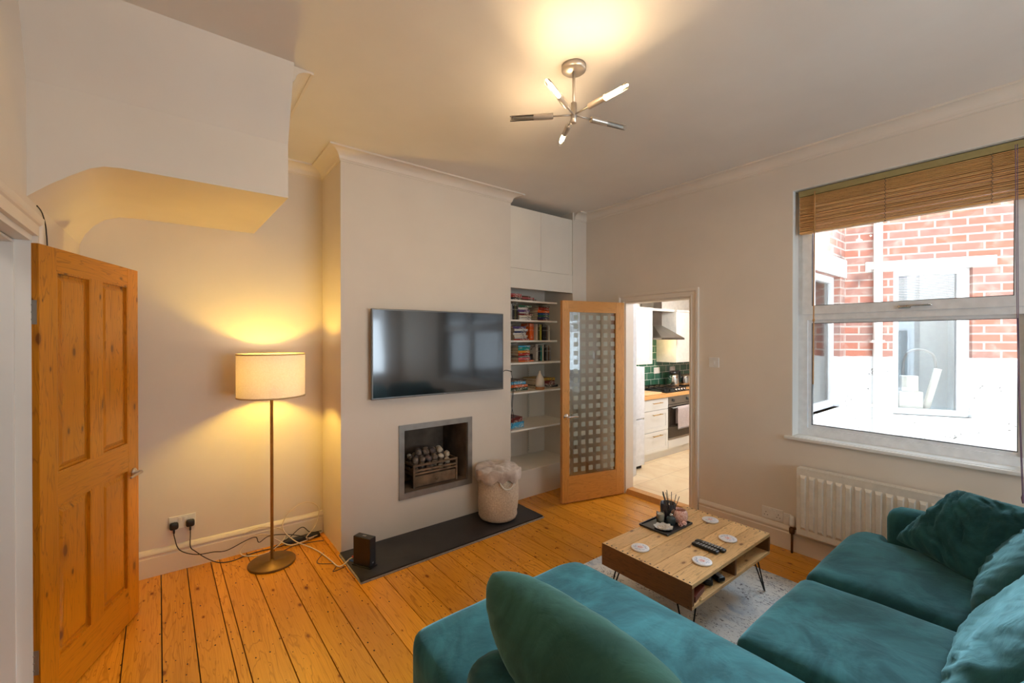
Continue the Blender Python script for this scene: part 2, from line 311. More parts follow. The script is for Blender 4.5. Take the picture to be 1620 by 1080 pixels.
# ---------------------------------------------------------------- geometry helpers
class B:
    """collects shapes for ONE mesh object"""
    def __init__(s): s.bm = bmesh.new(); s.mi = 0; s.lay = None
    def faces(s, vs, fs, smooth=False, mi=None):
        v = [s.bm.verts.new(p) for p in vs]; out = []
        for f in fs:
            try:
                q = s.bm.faces.new([v[i] for i in f]); q.smooth = smooth; q.material_index = s.mi if mi is None else mi; out.append(q)
            except ValueError: pass
        return v, out
    def box(s, a, b, bev=0, mi=None):
        x0, y0, z0 = (min(p, q) for p, q in zip(a, b)); x1, y1, z1 = (max(p, q) for p, q in zip(a, b))
        vs = [(x0, y0, z0), (x1, y0, z0), (x1, y1, z0), (x0, y1, z0), (x0, y0, z1), (x1, y0, z1), (x1, y1, z1), (x0, y1, z1)]
        v, f = s.faces(vs, [(3, 2, 1, 0), (4, 5, 6, 7), (0, 1, 5, 4), (1, 2, 6, 5), (2, 3, 7, 6), (3, 0, 4, 7)], mi=mi)
        if bev:
            e = {ed for fa in f for ed in fa.edges}
            bmesh.ops.bevel(s.bm, geom=list(e), offset=min(bev, .45*min(x1-x0, y1-y0, z1-z0)), segments=2, profile=.6, affect='EDGES')
        return v
    def obox(s, m, a, b, bev=0, mi=None):
        n = len(s.bm.verts); s.box(a, b, bev, mi); s.bm.verts.ensure_lookup_table()
        for v in s.bm.verts[n:]: v.co = m @ v.co
        return s
    def lathe(s, prof, c=(0, 0, 0), seg=32, smooth=True, m=None, mi=None, cap=True):
        vs = []; n = len(prof)
        for i in range(seg):
            a = 2*pi*i/seg
            for r, z in prof:
                p = Vector((r*cos(a), r*sin(a), z))
                p = m @ p if m else p + Vector(c)
                vs.append(p)
        fs = []
        for i in range(seg):
            j = (i+1) % seg
            for k in range(n-1): fs.append((i*n+k, j*n+k, j*n+k+1, i*n+k+1))
        if cap:
            if prof[0][0] > 1e-5: fs.append(tuple(i*n for i in range(seg))[::-1])
            if prof[-1][0] > 1e-5: fs.append(tuple(i*n+n-1 for i in range(seg)))
        v, f = s.faces(vs, fs, smooth, mi)
        bmesh.ops.remove_doubles(s.bm, verts=v, dist=1e-6)
        return s
    def tube(s, pts, r, seg=8, smooth_path=True, mi=None, close=False):
        P = [Vector(p) for p in pts]
        if smooth_path and len(P) > 2:
            Q = []; n = len(P)
            for i in range(n if close else n-1):
                p0 = P[(i-1) % n] if (close or i > 0) else P[0]; p1 = P[i]; p2 = P[(i+1) % n]; p3 = P[(i+2) % n] if (close or i+2 < n) else P[-1]
                for k in range(6):
                    t = k/6; Q.append(.5*((2*p1)+(p2-p0)*t+(2*p0-5*p1+4*p2-p3)*t*t+(3*p1-p0-3*p2+p3)*t**3))
            if not close: Q.append(P[-1])
            P = Q
        n = len(P); vs = []; up = Vector((0, 0, 1))
        rr = r if callable(r) else (lambda t: r)
        nrm = None
        for i, p in enumerate(P):
            d = (P[(i+1) % n]-P[i-1]) if close else (P[min(i+1, n-1)]-P[max(i-1, 0)])
            d.normalize()
            if nrm is None: nrm = d.orthogonal().normalized()
            nrm = (nrm - d*nrm.dot(d)); nrm = nrm.normalized() if nrm.length > 1e-6 else d.orthogonal().normalized()
            bn = d.cross(nrm)
            for k in range(seg):
                a = 2*pi*k/seg; vs.append(p+(nrm*cos(a)+bn*sin(a))*rr(i/(n-1)))
        fs = []
        for i in range(n if close else n-1):
            j = (i+1) % n
            for k in range(seg): l = (k+1) % seg; fs.append((i*seg+k, i*seg+l, j*seg+l, j*seg+k))
        if not close: fs.append(tuple(range(seg))[::-1]); fs.append(tuple((n-1)*seg+k for k in range(seg)))
        s.faces(vs, fs, True, mi); return s
    def soft(s, c, size, r, n=14, crown=0, wr=0, wrs=4, fn=None, mi=None):
        """rounded, slightly crowned upholstery box"""
        bm = bmesh.new(); bmesh.ops.create_cube(bm, size=2)
        bmesh.ops.subdivide_edges(bm, edges=bm.edges[:], cuts=n, use_grid_fill=True)
        h = Vector(size)/2
        for v in bm.verts:
            q = v.co.copy()
            # denser samples near edges
            q = Vector([math.copysign(abs(t)**.75, t) for t in q])
            p = Vector((q.x*h.x, q.y*h.y, q.z*h.z)); inner = Vector([max(-a+r, min(a-r, t)) for a, t in zip(h, p)])
            d = p-inner
            if d.length > 1e-7: p = inner+d.normalized()*r
            ax, ay = 1-min(1, abs(p.x/h.x))**2.5, 1-min(1, abs(p.y/h.y))**2.5
            if p.z > 0: p.z += crown*ax*ay
            if wr:
                w = noise.noise(Vector((p.x*wrs+c[0]*3, p.y*wrs, p.z*wrs+c[2]*7)))
                p += (p-inner+Vector((0, 0, .001))).normalized()*w*wr
            p += Vector(c)
            v.co = fn(p) if fn else p
        off = len(s.bm.verts); mp = {}
        for v in bm.verts: mp[v] = s.bm.verts.new(v.co)
        for f in bm.faces:
            q = s.bm.faces.new([mp[v] for v in f.verts]); q.smooth = True; q.material_index = s.mi if mi is None else mi
        bm.free(); return s
    def pillow(s, c00, c10, c11, c01, t, n=26, pinch=.05, wr=.012, seed=0, pw=.5, power=2.4, mi=None, back=1., fold=0, rc=.05):
        c = [Vector(q) for q in (c00, c10, c11, c01)]
        nrm = (c[1]-c[0]).cross(c[3]-c[0]).normalized()
        grid = {}
        for side in (1, -1):
            for i in range(n+1):
                for j in range(n+1):
                    if side == -1 and (i in (0, n) or j in (0, n)): grid[(side, i, j)] = grid[(1, i, j)]; continue
                    u = -cos(pi*i/n); v = -cos(pi*j/n); U, V = u, v
                    eu = 1-abs(V)**2; ev = 1-abs(U)**2
                    U = u*(1-pinch*(1-V*V))*(1-rc*abs(v)**5); V = v*(1-pinch*(1-u*u))*(1-rc*abs(u)**5)
                    a, b = (U+1)/2, (V+1)/2
                    p = (c[0]*(1-a)+c[1]*a)*(1-b)+(c[3]*(1-a)+c[2]*a)*b
                    k = max(0, (1-abs(u)**power)*(1-abs(v)**power))**pw
                    h = t/2*k*(1 if side == 1 else back)
                    # radial creases running in from the corners and along the seam
                    w = noise.noise(Vector((u*2.1+seed, v*2.1, side*3)))*1.2
                    ang = math.atan2(v, u); rad = math.hypot(u, v)
                    w += noise.noise(Vector((ang*3.2+seed*2, rad*.8, side)))*min(1, rad)*1.3
                    if fold:
                        q1 = noise.noise(Vector(((u+v)*1.0+seed, (u-v)*5.5+noise.noise(Vector((u*1.5, v*1.5, seed)))*1.5, side*3)))
                        q2 = noise.noise(Vector(((u*.5+v)*1.3+seed*3, (u-v*.5)*9, side*5)))
                        w = w*.6+fold*(1.6*(.5-abs(q1)*2)+.6*q2)
                    p = p+nrm*side*(h+w*wr*min(1, k*1.5))
                    grid[(side, i, j)] = s.bm.verts.new(p)
        for side in (1, -1):
            for i in range(n):
                for j in range(n):
                    q = [grid[(side, i, j)], grid[(side, i+1, j)], grid[(side, i+1, j+1)], grid[(side, i, j+1)]]
                    if side == -1: q = q[::-1]
                    try: f = s.bm.faces.new(q); f.smooth = True; f.material_index = s.mi if mi is None else mi
                    except ValueError: pass
        return s
    def sweep(s, path, prof, closed=False):
        """profile (d, z) swept along an XY path; d is measured to the left of travel; ends cut square"""
        P = [Vector((x, y)) for x, y in path]; n = len(P); rows = []
        for i, p in enumerate(P):
            if i == 0: d = (P[1]-P[0]).normalized(); nm = Vector((-d.y, d.x)); k = 1
            elif i == n-1: d = (P[-1]-P[-2]).normalized(); nm = Vector((-d.y, d.x)); k = 1
            else:
                d1 = (P[i]-P[i-1]).normalized(); d2 = (P[i+1]-P[i]).normalized()
                n1, n2 = Vector((-d1.y, d1.x)), Vector((-d2.y, d2.x)); nm = (n1+n2).normalized(); k = 1/max(.2, nm.dot(n1))
            rows.append([Vector((p.x+nm.x*dd*k, p.y+nm.y*dd*k, z)) for dd, z in prof])
        m = len(prof); vs = [q for r in rows for q in r]; fs = []
        for i in range(n-1):
            for j in range(m):
                l = (j+1) % m; fs.append((i*m+j, (i+1)*m+j, (i+1)*m+l, i*m+l))
        fs.append(tuple(range(m))); fs.append(tuple((n-1)*m+j for j in range(m))[::-1])
        s.faces(vs, fs); return s
    def ring(s, axis, a, b, o, i, skip=()):
        """rectangular frame: o, i = (u0, u1, v0, v1) outer and inner rectangle, from a to b along the axis"""
        def P(u, v, w): return {'x': (w, u, v), 'y': (u, w, v), 'z': (u, v, w)}[axis]
        q = lambda r: [(r[0], r[2]), (r[1], r[2]), (r[1], r[3]), (r[0], r[3])]
        vs = [P(u, v, w) for w in (a, b) for r in (o, i) for u, v in q(r)]; fs = []
        for k in range(4):
            l = (k+1) % 4
            fs += [(k, l, 4+l, 4+k), (8+k, 12+k, 12+l, 8+l), (k, 8+k, 8+l, l), (4+k, 4+l, 12+l, 12+k)]
        s.faces(vs, fs); return s
    def prism(s, poly, axis, a, b, mi=None):
        """polygon of 2-D points extruded from a to b along an axis"""
        def P(u, v, w): return {'x': (w, u, v), 'y': (u, w, v), 'z': (u, v, w)}[axis]
        n = len(poly); vs = [P(u, v, a) for u, v in poly]+[P(u, v, b) for u, v in poly]
        fs = [tuple(range(n))[::-1], tuple(range(n, 2*n))]+[(i, (i+1) % n, n+(i+1) % n, n+i) for i in range(n)]
        s.faces(vs, fs, mi=mi); return s

def put(name, b, mats, parent=None, loc=None, world=True, mod=None, **props):
    """link ONE mesh object; shapes written in world coordinates unless world=False"""
    bmesh.ops.recalc_face_normals(b.bm, faces=b.bm.faces[:])
    me = bpy.data.meshes.new(name)
    if parent is not None and world: off = parent.matrix_basis.inverted()
    elif parent is None and loc is not None and world: off = Matrix.Translation(-Vector(loc))
    else: off = None
    if parent is not None and parent.parent is not None and world: off = parent.parent.matrix_basis.inverted()
    if off is not None: b.bm.transform(off)
    b.bm.to_mesh(me); b.bm.free()
    for m in (mats if isinstance(mats, (list, tuple)) else [mats]): me.materials.append(M[m] if isinstance(m, str) else m)
    o = bpy.data.objects.new(name, me); COL.objects.link(o)
    if parent is not None: o.parent = parent
    elif loc is not None: o.location = loc
    for k, v in props.items(): o[k] = v
    return o
def thing(name, loc, label, cat, group=None, rz=0, kind=None):
    o = bpy.data.objects.new(name, None); COL.objects.link(o); o.location = loc; o.rotation_euler = (0, 0, rz); o.empty_display_size = .05
    o.matrix_basis = Matrix.Translation(loc) @ Matrix.Rotation(rz, 4, 'Z')
    o['label'] = label; o['category'] = cat
    if group: o['group'] = group
    if kind: o['kind'] = kind
    return o
def single(name, b, mats, label, cat, loc=None, group=None, world=True, rz=0):
    o = put(name, b, mats, None, loc, world)
    o['label'] = label; o['category'] = cat
    if group: o['group'] = group
    if rz: o.rotation_euler.z = rz
    return o
def struct(name, b, mats, label=None, cat=None):
    o = put(name, b, mats); o['kind'] = 'structure'
    if label: o['label'] = label; o['category'] = cat
    return o

XL, XR, YB, YC, YF, ZC = -.46, 3.69, 3.79, 3.29, -2.9, 3.0
CX0, CX1 = .973, 2.57
# ================================================================= SETTING
# floorboards, one mesh
b = B(); pid = b.bm.verts.layers.float.new('pid')
edges = [-.70, -.53, -.362, -.198, -.045, .095, .231, .283, .451, .614, .775, .945, 1.111, 1.279, 1.446, 1.60, 1.76, 1.917]
while edges[-1] < XR: edges.append(edges[-1]+.163)
edges[-1] = XR
for i in range(len(edges)-1):
    x0, x1 = edges[i]+.0026, edges[i+1]-.0026
    cuts = [YF]+sorted(random.uniform(YF+.5, YB-.4) for _ in range(random.choice((1, 1, 2))))+[YB]
    for j in range(len(cuts)-1):
        n = len(b.bm.verts); b.box((x0, cuts[j]+.001, -.02), (x1, cuts[j+1]-.001, 0)); b.bm.verts.ensure_lookup_table()
        q = random.random()
        for v in b.bm.verts[n:]:
            v[pid] = q; v.co.x -= .021*(v.co.y-2.5)*max(0, min(1, (1.1-v.co.x)/.6)) if x0 > -.6 else 0
struct('floor', b, 'floor', 'bare varnished pine floorboards with knots and nail holes', 'floor')
b = B(); b.box((XL-1.6, YF-.1, -.06), (XR, YB+.1, -.021)); struct('subfloor', b, 'void')
b = B(); b.box((XL-1.6, YF-.1, -.02), (edges[0]+.0, YB, -.001)); struct('floor_hall', b, 'floor')
b = B(); b.box((XL-1.6, YF-.1, ZC), (XR+.3, YB+.3, ZC+.1)); struct('ceiling', b, 'ceil', 'plain cream painted ceiling', 'ceiling')
b = B(); b.box((XL-.12, YB, 0), (CX0, YB+.15, ZC)); b.box((CX0, YB, 0), (CX1, YB+.15, ZC)); b.box((CX1, YB, 0), (XR+.12, YB+.15, ZC))
struct('wall_back', b, 'wall', 'cream painted back wall of the alcoves', 'wall')
# chimney breast with a fire opening
FX0, FX1, FZ0, FZ1 = 1.468, 2.074, .348, .858
b = B()
b.box((CX0, YC, 0), (FX0, YB, ZC)); b.box((FX1, YC, 0), (CX1, YB, ZC)); b.box((FX0, YC, 0), (FX1, YB, FZ0-.003)); b.box((FX0, YC, FZ1), (FX1, YB, ZC))
struct('wall_chimney', b, 'wall', 'cream painted chimney breast projecting into the room', 'chimney breast')
# right wall with window and kitchen doorway
WY0, WY1, WZ0, WZ1 = -.95, 1.255, .866, 2.725
DY0, DY1, DZ = 2.065, 2.80, 1.99
b = B()
b.box((XR, YF, 0), (XR+.25, WY0, ZC)); b.box((XR, WY0, 0), (XR+.25, WY1, WZ0)); b.box((XR, WY0, WZ1), (XR+.25, WY1, ZC)); b.box((XR, WY1, 0), (XR+.25, 1.6, ZC))
b.box((XR, 1.6, 0), (XR+.12, DY0, ZC)); b.box((XR, DY0, DZ), (XR+.12, DY1, ZC)); b.box((XR, DY1, 0), (XR+.12, YB, ZC))
struct('wall_right', b, 'wall', 'cream painted wall holding the window and kitchen doorway', 'wall')
# left wall with hall doorway
HY0, HY1 = 1.86, 2.635
b = B(); b.box((XL-.12, YF, 0), (XL, HY0, ZC)); b.box((XL-.12, HY0, 2.03), (XL, HY1, ZC)); b.box((XL-.12, HY1, 0), (XL, YB, ZC))
struct('wall_left', b, 'wall', 'cream painted wall around the hall doorway', 'wall')
b = B(); b.box((XL-1.7, YF-.12, 0), (XL-1.6, YB, ZC)); b.box((XL-1.6, YB-.6, 0), (XL-.12, YB-.5, ZC)); struct('wall_hall', b, 'hallwall')
b = B(); b.box((XL-1.7, YF-.12, 0), (1.0, YF, ZC)); b.box((3.4, YF-.12, 0), (XR+.25, YF, ZC)); b.box((1.0, YF-.12, 0), (3.4, YF, .8)); b.box((1.0, YF-.12, 2.5), (3.4, YF, ZC)); struct('wall_front', b, 'wall')  # unseen opening, cut to let the added fill light in
b = B()
b.ring('y', YF-.09, YF-.03, (1.0, 3.4, .8, 2.5), (1.07, 3.33, .87, 2.43)); b.box((2.17, YF-.09, .87), (2.23, YF-.03, 2.43))
struct('window_added', b, 'upvc', 'white window frame added behind the camera around the fill light opening', 'window')
# pier right of the shelves
b = B(); b.box((3.47, 3.33, 0), (XR, YB, ZC)); struct('wall_pier', b, 'wall', 'narrow cream pier between shelves and corner', 'wall')
# stair bulkhead
b = B()
Fp = [(.484, 2.355), (.1, 2.354), (-.18, 2.352), (-.235, 2.345), (-.28, 2.325), (-.34, 2.28), (-.40, 2.23), (-.462, 2.17)]
Bp = [(.484, 2.405), (.1, 2.402), (-.2, 2.40), (-.28, 2.393), (-.345, 2.365), (-.395, 2.32), (-.435, 2.26), (-.462, 2.19)]
n = len(Fp); K = 6; rows = []
for k in range(K+1):
    t = k/K; rows.append([(fx*(1-t)+bx*t, 2.552*(1-t)+YB*t, fz*(1-t)+bz*t) for (fx, fz), (bx, bz) in zip(Fp, Bp)])
vs = [p for r in rows for p in r]; fs = [(k*n+i, k*n+i+1, (k+1)*n+i+1, (k+1)*n+i) for k in range(K) for i in range(n-1)]
b.faces(vs, fs, True)
b.faces([(x, 2.552, z) for x, z in Fp]+[(x, 2.552, 2.64) for x, z in Fp], [(i, i+1, n+i+1, n+i) for i in range(n-1)])
b.faces([(.484, 2.552, 2.64), (-.462, 2.552, 2.64), (-.462, 2.40, ZC), (.484, 2.40, ZC)], [(0, 1, 2, 3)])
b.faces([(.484, 2.552, 2.355), (.484, YB, 2.405), (.484, YB, ZC), (.484, 2.40, ZC), (.484, 2.552, 2.64)], [(0, 1, 2, 3, 4)])
struct('wall_bulkhead', b, 'wall', 'boxed underside of the stairs hanging from the ceiling, upper left', 'bulkhead')
# cornice and skirting
def cove(h=.08, w=.10):
    pts = [(0, ZC-h), (.006, ZC-h), (.006, ZC-h+.008)]
    for i in range(9):
        a = pi/2*i/8; pts.append((.012+(w-.026)*(1-cos(a)), ZC-h+.014+(h-.024)*sin(a)))
    pts += [(w-.014, ZC-.013), (w, ZC-.013), (w, ZC), (0, ZC)]
    return pts
b = B(); b.sweep([(CX1, 3.335), (CX1, YC), (CX0, YC), (CX0, YB), (.484, YB), (.484, 2.43)][::-1], [(-d, z) for d, z in cove()])
struct('trim_1', b, 'trim', 'coved plaster cornice around the chimney breast', 'cornice')
b = B(); b.sweep([(3.492, 3.33), (XR, 3.33), (XR, YF)], [(-d, z) for d, z in cove()])
struct('trim_2', b, 'trim', 'coved plaster cornice along the window wall', 'cornice')
sk = [(0, 0), (.02, 0), (.02, .125), (.014, .132), (.014, .142), (.022, .148), (.02, .158), (.012, .172), (.006, .178), (0, .18)]
b = B(); b.sweep([(XL, YB), (CX0-.001, YB)], [(-d, z) for d, z in sk]); struct('baseboard_back', b, 'trim', 'tall moulded cream skirting behind the floor lamp', 'skirting')
b = B(); b.sweep([(XR, DY0-.085), (XR, YF)], [(-d, z) for d, z in sk]); struct('baseboard_right', b, 'trim', 'tall moulded cream skirting under the window', 'skirting')
b = B(); b.sweep([(XL, YB), (XL, HY1+.1)], sk); struct('baseboard_left', b, 'trim')
# doorway trims
def architrave(yl, yr, z, xw, sgn, w=.08, t=.022):
    b = B()
    def run(a, c):  # stepped boards
        b.box(*a); b.box(*c)
    prof = [(0, 0), (0, .8), (.15, .8), (.17, .5), (.55, .55), (.62, .85), (.7, 1), (.95, 1), (1, .9), (1, 0)]
    rows = []
    for yy, zz, dy, dz in ((yl, 0, -1, 0), (yl, z, -1, 1), (yr, z, 1, 1), (yr, 0, 1, 0)):
        rows.append([(xw+sgn*t*h_, yy+dy*w*d, zz+dz*w*d) for d, h_ in prof])
    m = len(prof); vs = [p for r in rows for p in r]
    b.faces(vs, [(i*m+j, i*m+(j+1) % m, (i+1)*m+(j+1) % m, (i+1)*m+j) for i in range(3) for j in range(m)])
    return b
struct('trim_3', architrave(DY0, DY1, DZ, XR, -1, .075), 'trim', 'cream moulded architrave around the kitchen doorway', 'door frame')
struct('trim_4', architrave(HY0, HY1, 2.03, XL, 1, .09), 'trim', 'cream moulded architrave over the hall doorway', 'door frame')
b = B()
b.ring('x', XL-.13, XL+.0005, (HY0, HY1, -.03, 2.03), (HY0+.025, HY1-.025, -.001, 2.005))
b.ring('x', XL-.125, XL-.045, (HY0+.02, HY1-.02, -.02, 2.0), (HY0+.038, HY1-.038, -.0005, 1.99))
struct('trim_5', b, 'white', 'white painted lining of the hall doorway', 'door frame')
b = B(); b.ring('x', XR-.0005, XR+.125, (DY0-.001, DY1+.001, -.02, DZ+.001), (DY0+.018, DY1-.018, -.015, DZ-.018))
struct('trim_6', b, 'trim')
b = B(); b.prism([(XR-.01, 0), (XR+.11, 0), (XR+.11, .045), (XR+.02, .045)], 'y', DY0+.02, DY1-.02); struct('trim_7', b, 'oak_h', 'bare wooden threshold strip at the kitchen doorway', 'threshold')

# ================================================================= KITCHEN shell
b = B(); b.box((XR+.10, 1.5, -.02), (8.5, YB, .04)); struct('floor_kitchen', b, 'kfloor', 'cream stone tiled kitchen floor', 'floor')
b = B(); b.box((XR+.12, YB-.005, 0), (8.5, YB+.15, 2.5)); struct('wall_kitchen_back', b, 'kitchen_white')
b = B(); b.box((8.5, 1.4, 0), (8.6, YB+.1, 2.5)); struct('wall_kitchen_end', b, 'kitchen_white')
b = B(); b.box((XR+.12, 1.4, 2.42), (8.6, YB+.15, 2.5)); struct('ceiling_kitchen', b, 'kitchen_white')
b = B()
KW = (4.15, 5.05, .95, 2.2)
b.box((XR+.25, 1.31, 0), (KW[0], 1.5, 3.05)); b.box((KW[1], 1.31, 0), (5.2, 1.5, 3.05)); b.box((KW[0], 1.31, 0), (KW[1], 1.5, KW[2])); b.box((KW[0], 1.31, KW[3]), (KW[1], 1.5, 3.05)); b.box((5.2, 1.5, 0), (8.6, 1.4, 2.5))
struct('wall_kitchen_side', b, 'brick', 'brick kitchen side wall left of the yard', 'wall')
b = B(); b.box((4.5, YB-.02, .90), (8.4, YB-.006, 1.62)); struct('wall_splashback', b, 'tile', 'green glazed brick tiles behind the hob', 'splashback')

# ================================================================= DOORS
ang = radians(68.9)
t = thing('door_1', (-.475, 2.62, .012), 'open varnished pine door with four panels, left of the photo', 'door', rz=ang, kind='structure')
def panel_door(t, w, h, th, rails, cols, stile, mat, math_h, panel=True):
    """local: x along the leaf, y thickness -th..0, z up"""
    y0, y1 = -th, 0
    b = B(); b.box((0, y0, 0), (stile, y1, h), .002); b.box((w-stile, y0, 0), (w, y1, h), .002)
    put('stile', b, mat, t, world=False)
    b = B()
    for z0, z1 in rails: b.box((stile, y0+.0005, z0), (w-stile, y1-.0005, z1), .001)
    put('rail', b, math_h, t, world=False)
w, h, th = .762, 1.985, .04
panel_door(t, w, h, th, [(0, .19), (.86, 1.0), (1.885, h)], 2, .105, 'pine', 'pine_h')
for (z0, z1) in ((.19, .86), (1.0, 1.885)):
    b = B(); b.box((.335, -th+.0005, z0), (.425, -.0005, z1), .001); put('muntin', b, 'pine', t, world=False)
    for x0, x1 in ((.105, .335), (.425, .657)):
        b = B(); b.box((x0, -th+.014, z0), (x1, -.014, z1))
        for s in (0, 1):   # raised field
            yy, yo = (-th+.014, -th+.006) if s == 0 else (-.014, -.006)
            i0, i1 = .02, .04
            b.faces([(x0+i0, yy, z0+i0), (x1-i0, yy, z0+i0), (x1-i0, yy, z1-i0), (x0+i0, yy, z1-i0), (x0+i1, yo, z0+i1), (x1-i1, yo, z0+i1), (x1-i1, yo, z1-i1), (x0+i1, yo, z1-i1)],
                    [(0, 1, 5, 4), (1, 2, 6, 5), (2, 3, 7, 6), (3, 0, 4, 7), (4, 5, 6, 7)])
            # bolection bead round the frame
            e = .008
            ya, yb_ = (-th+.001, -th+.014) if s == 0 else (-.001, -.014)
            b.ring('y', min(ya, yb_), max(ya, yb_), (x0, x1, z0, z1), (x0+e, x1-e, z0+e, z1-e))
        put('panel', b, 'pine', t, world=False)
def lever(t, x, z, y, sgn, dirx, mat='brass', rose=.024):
    m = Matrix.Translation((x, y, z)) @ Matrix.Rotation(pi/2*sgn, 4, 'X')
    b = B(); b.lathe([(rose, 0), (rose, .006), (rose-.004, .010), (.011, .011), (.009, .04), (0, .042)], m=m, seg=24)
    yy = y-sgn*.04
    b.tube([(x, yy+sgn*.004, z), (x+dirx*.02, yy-sgn*.004, z+.002), (x+dirx*.07, yy-sgn*.005, z+.004), (x+dirx*.115, yy-sgn*.002, z-.001)], lambda q: .010-.004*q, 10)
    return put('handle', b, mat, t, world=False)
lever(t, w-.055, .83, -th, 1, -1, 'nickel')
lever(t, w-.055, .83, 0, -1, -1, 'nickel')
for z in (1.70, .25):
    b = B(); b.box((-.002, -.034, z-.05), (0.001, -.004, z+.05)); b.obox(Matrix.Translation((-.001,0,0)) @ Matrix.Rotation(radians(111.1-180),4,'Z'), (-.045, -.0005, z-.05), (-.003, .0025, z+.05)); b.lathe([(.005, z-.052), (.005, z+.052)], (-.003, -.001, 0), 12)
    for k in (-.03, 0, .03): b.lathe([(.003, 0), (.003, .001), (0, .0012)], m=Matrix.Translation((-.003, -.019, z+k)) @ Matrix.Rotation(-pi/2, 4, 'Y'), seg=10)
    put('hinge', b, 'steel', t, world=False)
# glazed oak door
hx, hy = 3.665, 2.815; fx, fy = 2.955, 3.0
ang = math.atan2(fy-hy, fx-hx); wd = math.hypot(fx-hx, fy-hy)
t = thing('door_2', (hx, hy, .012), 'open oak door glazed with small frosted squares, beside the bookshelves', 'door', rz=ang, kind='structure')
h = 1.965; st = .095
# the near face must look at the room: local +y points to -Y room side
b = B(); b.box((0, 0, 0), (st, .04, h), .002); b.box((wd-st*.75, 0, 0), (wd, .04, h), .002); put('stile', b, 'oak', t, world=False)
b = B(); b.box((st, .0005, 0), (wd-st*.75, .0395, .245), .001); b.box((st, .0005, h-.10), (wd-st*.75, .0395, h), .001); put('rail', b, 'oak_h', t, world=False)
b = B(); b.box((st, .017, .245), (wd-st*.75, .023, h-.10)); put('glass_pane', b, 'doorglass', t, world=False, label='clear glass pane patterned with frosted squares')
b = B()
for y0, y1 in ((.002, .016), (.024, .038)):
    x0, x1, z0, z1 = st, wd-st*.75, .245, h-.10
    b.ring('y', y0, y1, (x0, x1, z0, z1), (x0+.01, x1-.01, z0+.01, z1-.01))
put('glazing_bead', b, 'oak', t, world=False)
lever(t, wd-.04, .84, .04, -1, -1, 'chrome', .028); lever(t, wd-.04, .84, 0, 1, -1, 'chrome')

# ================================================================= WINDOW
t = thing('window_1', (3.80, .15, WZ0), 'white plastic framed window over the radiator looking into a narrow yard', 'window', kind='structure')
X0, X1 = 3.80, 3.87
b = B(); f = .065
b.ring('x', X0, X1, (WY0, WY1, WZ0, WZ1), (WY0+f, WY1-f, WZ0+.06, WZ1-f))
b.box((X0, .055, WZ0+.06), (X1, .125, WZ1-f)); b.box((X0, WY0+f, 1.745), (X1, .055, 1.80)); b.box((X0, .125, 1.745), (X1, WY1-f, 1.80))
put('frame', b, 'upvc', t)
def sash(y0, y1, z0, z1, xo, w_, nm):
    b = B(); x0, x1 = X0+xo, X1-.01
    b.ring('x', x0, x1, (y0, y1, z0, z1), (y0+w_, y1-w_, z0+w_, z1-w_))
    o = put(nm, b, 'upvc', t)
    g = B(); k = .004; e = w_
    g.ring('x', x0+.004, x0+.03, (y0+e, y1-e, z0+e, z1-e), (y0+e+k, y1-e-k, z0+e+k, z1-e-k))
    put('gasket', g, 'black', o)
    g = B(); g.box((x0+.02, y0+w_*.9, z0+w_*.9), (x0+.024, y1-w_*.9, z1-w_*.9)); put('glass', g, 'glass', o)
    return o
lo = .022
sash(.125, WY1-f, WZ0+.06, 1.745, .02, lo, 'fixed_pane'); u = sash(.10, WY1-f+.03, 1.79, WZ1-f+.01, -.012, .062, 'casement')
sash(WY0+f, .055, WZ0+.06, 1.745, .02, lo, 'fixed_pane'); u2 = sash(WY0+f-.03, .045, 1.79, WZ1-f+.01, -.012, .062, 'casement')
for yy in (.63, -.42):
    b = B(); b.box((X0-.026, yy-.03, 1.805), (X0-.012, yy+.035, 1.826), .004); b.tube([(X0-.022, yy+.02, 1.818), (X0-.036, yy-.02, 1.820), (X0-.034, yy-.13, 1.820)], .006, 8); put('handle', b, 'chrome', t)
b = B(); b.box((XR-.03, WY0-.05, WZ0-.022), (XR, WY1+.045, WZ0+.002), .006); b.box((XR, WY0, WZ0-.022), (X0+.01, WY1, WZ0+.002)); struct('trim_8', b, 'white', 'white painted window sill board', 'window sill')
b = B(); b.ring('x', XR+.0012, X0+.01, (WY0-.001, WY1+.001, WZ0-.001, WZ1+.001), (WY0+.004, WY1-.004, WZ0+.004, WZ1-.004)); struct('trim_9', b, 'white')
# blind
t = thing('venetian_blind', (3.745, .14, WZ1-.05), 'wooden slatted blind drawn up at the top of the window', 'blind')
b = B(); b.box((3.722, WY0+.02, 2.672), (3.772, WY1-.03, 2.715), .003)
for yy in (.95, .45, -.1, -.6): b.box((3.716, yy-.025, 2.669), (3.724, yy+.025, 2.674))
put('head_rail', b, plain('olive gold head rail', srgb(164, 148, 96), .45), t, label='olive gold head rail')
b = B(); ns = 31
for i in range(ns):
    z = 2.412+i*.0083; tl = random.uniform(-.0022, .0022); sh = random.uniform(-.005, .005)
    b.faces([(3.722+sh, WY0+.03, z+tl), (3.770+sh, WY0+.03, z-tl+.002), (3.770+sh, WY1-.035, z-tl+.002), (3.722+sh, WY1-.035, z+tl), (3.722+sh, WY0+.03, z+tl+.0048), (3.770+sh, WY0+.03, z-tl+.0055), (3.770+sh, WY1-.035, z-tl+.0055), (3.722+sh, WY1-.035, z+tl+.0048)],
            [(0, 1, 2, 3), (4, 5, 6, 7), (0, 1, 5, 4), (1, 2, 6, 5), (2, 3, 7, 6), (3, 0, 4, 7)])
put('slats', b, 'bamboo', t)
b = B(); b.box((3.72, WY0+.03, 2.392), (3.772, WY1-.035, 2.408), .003)
put('bottom_rail', b, 'bamboo', t)
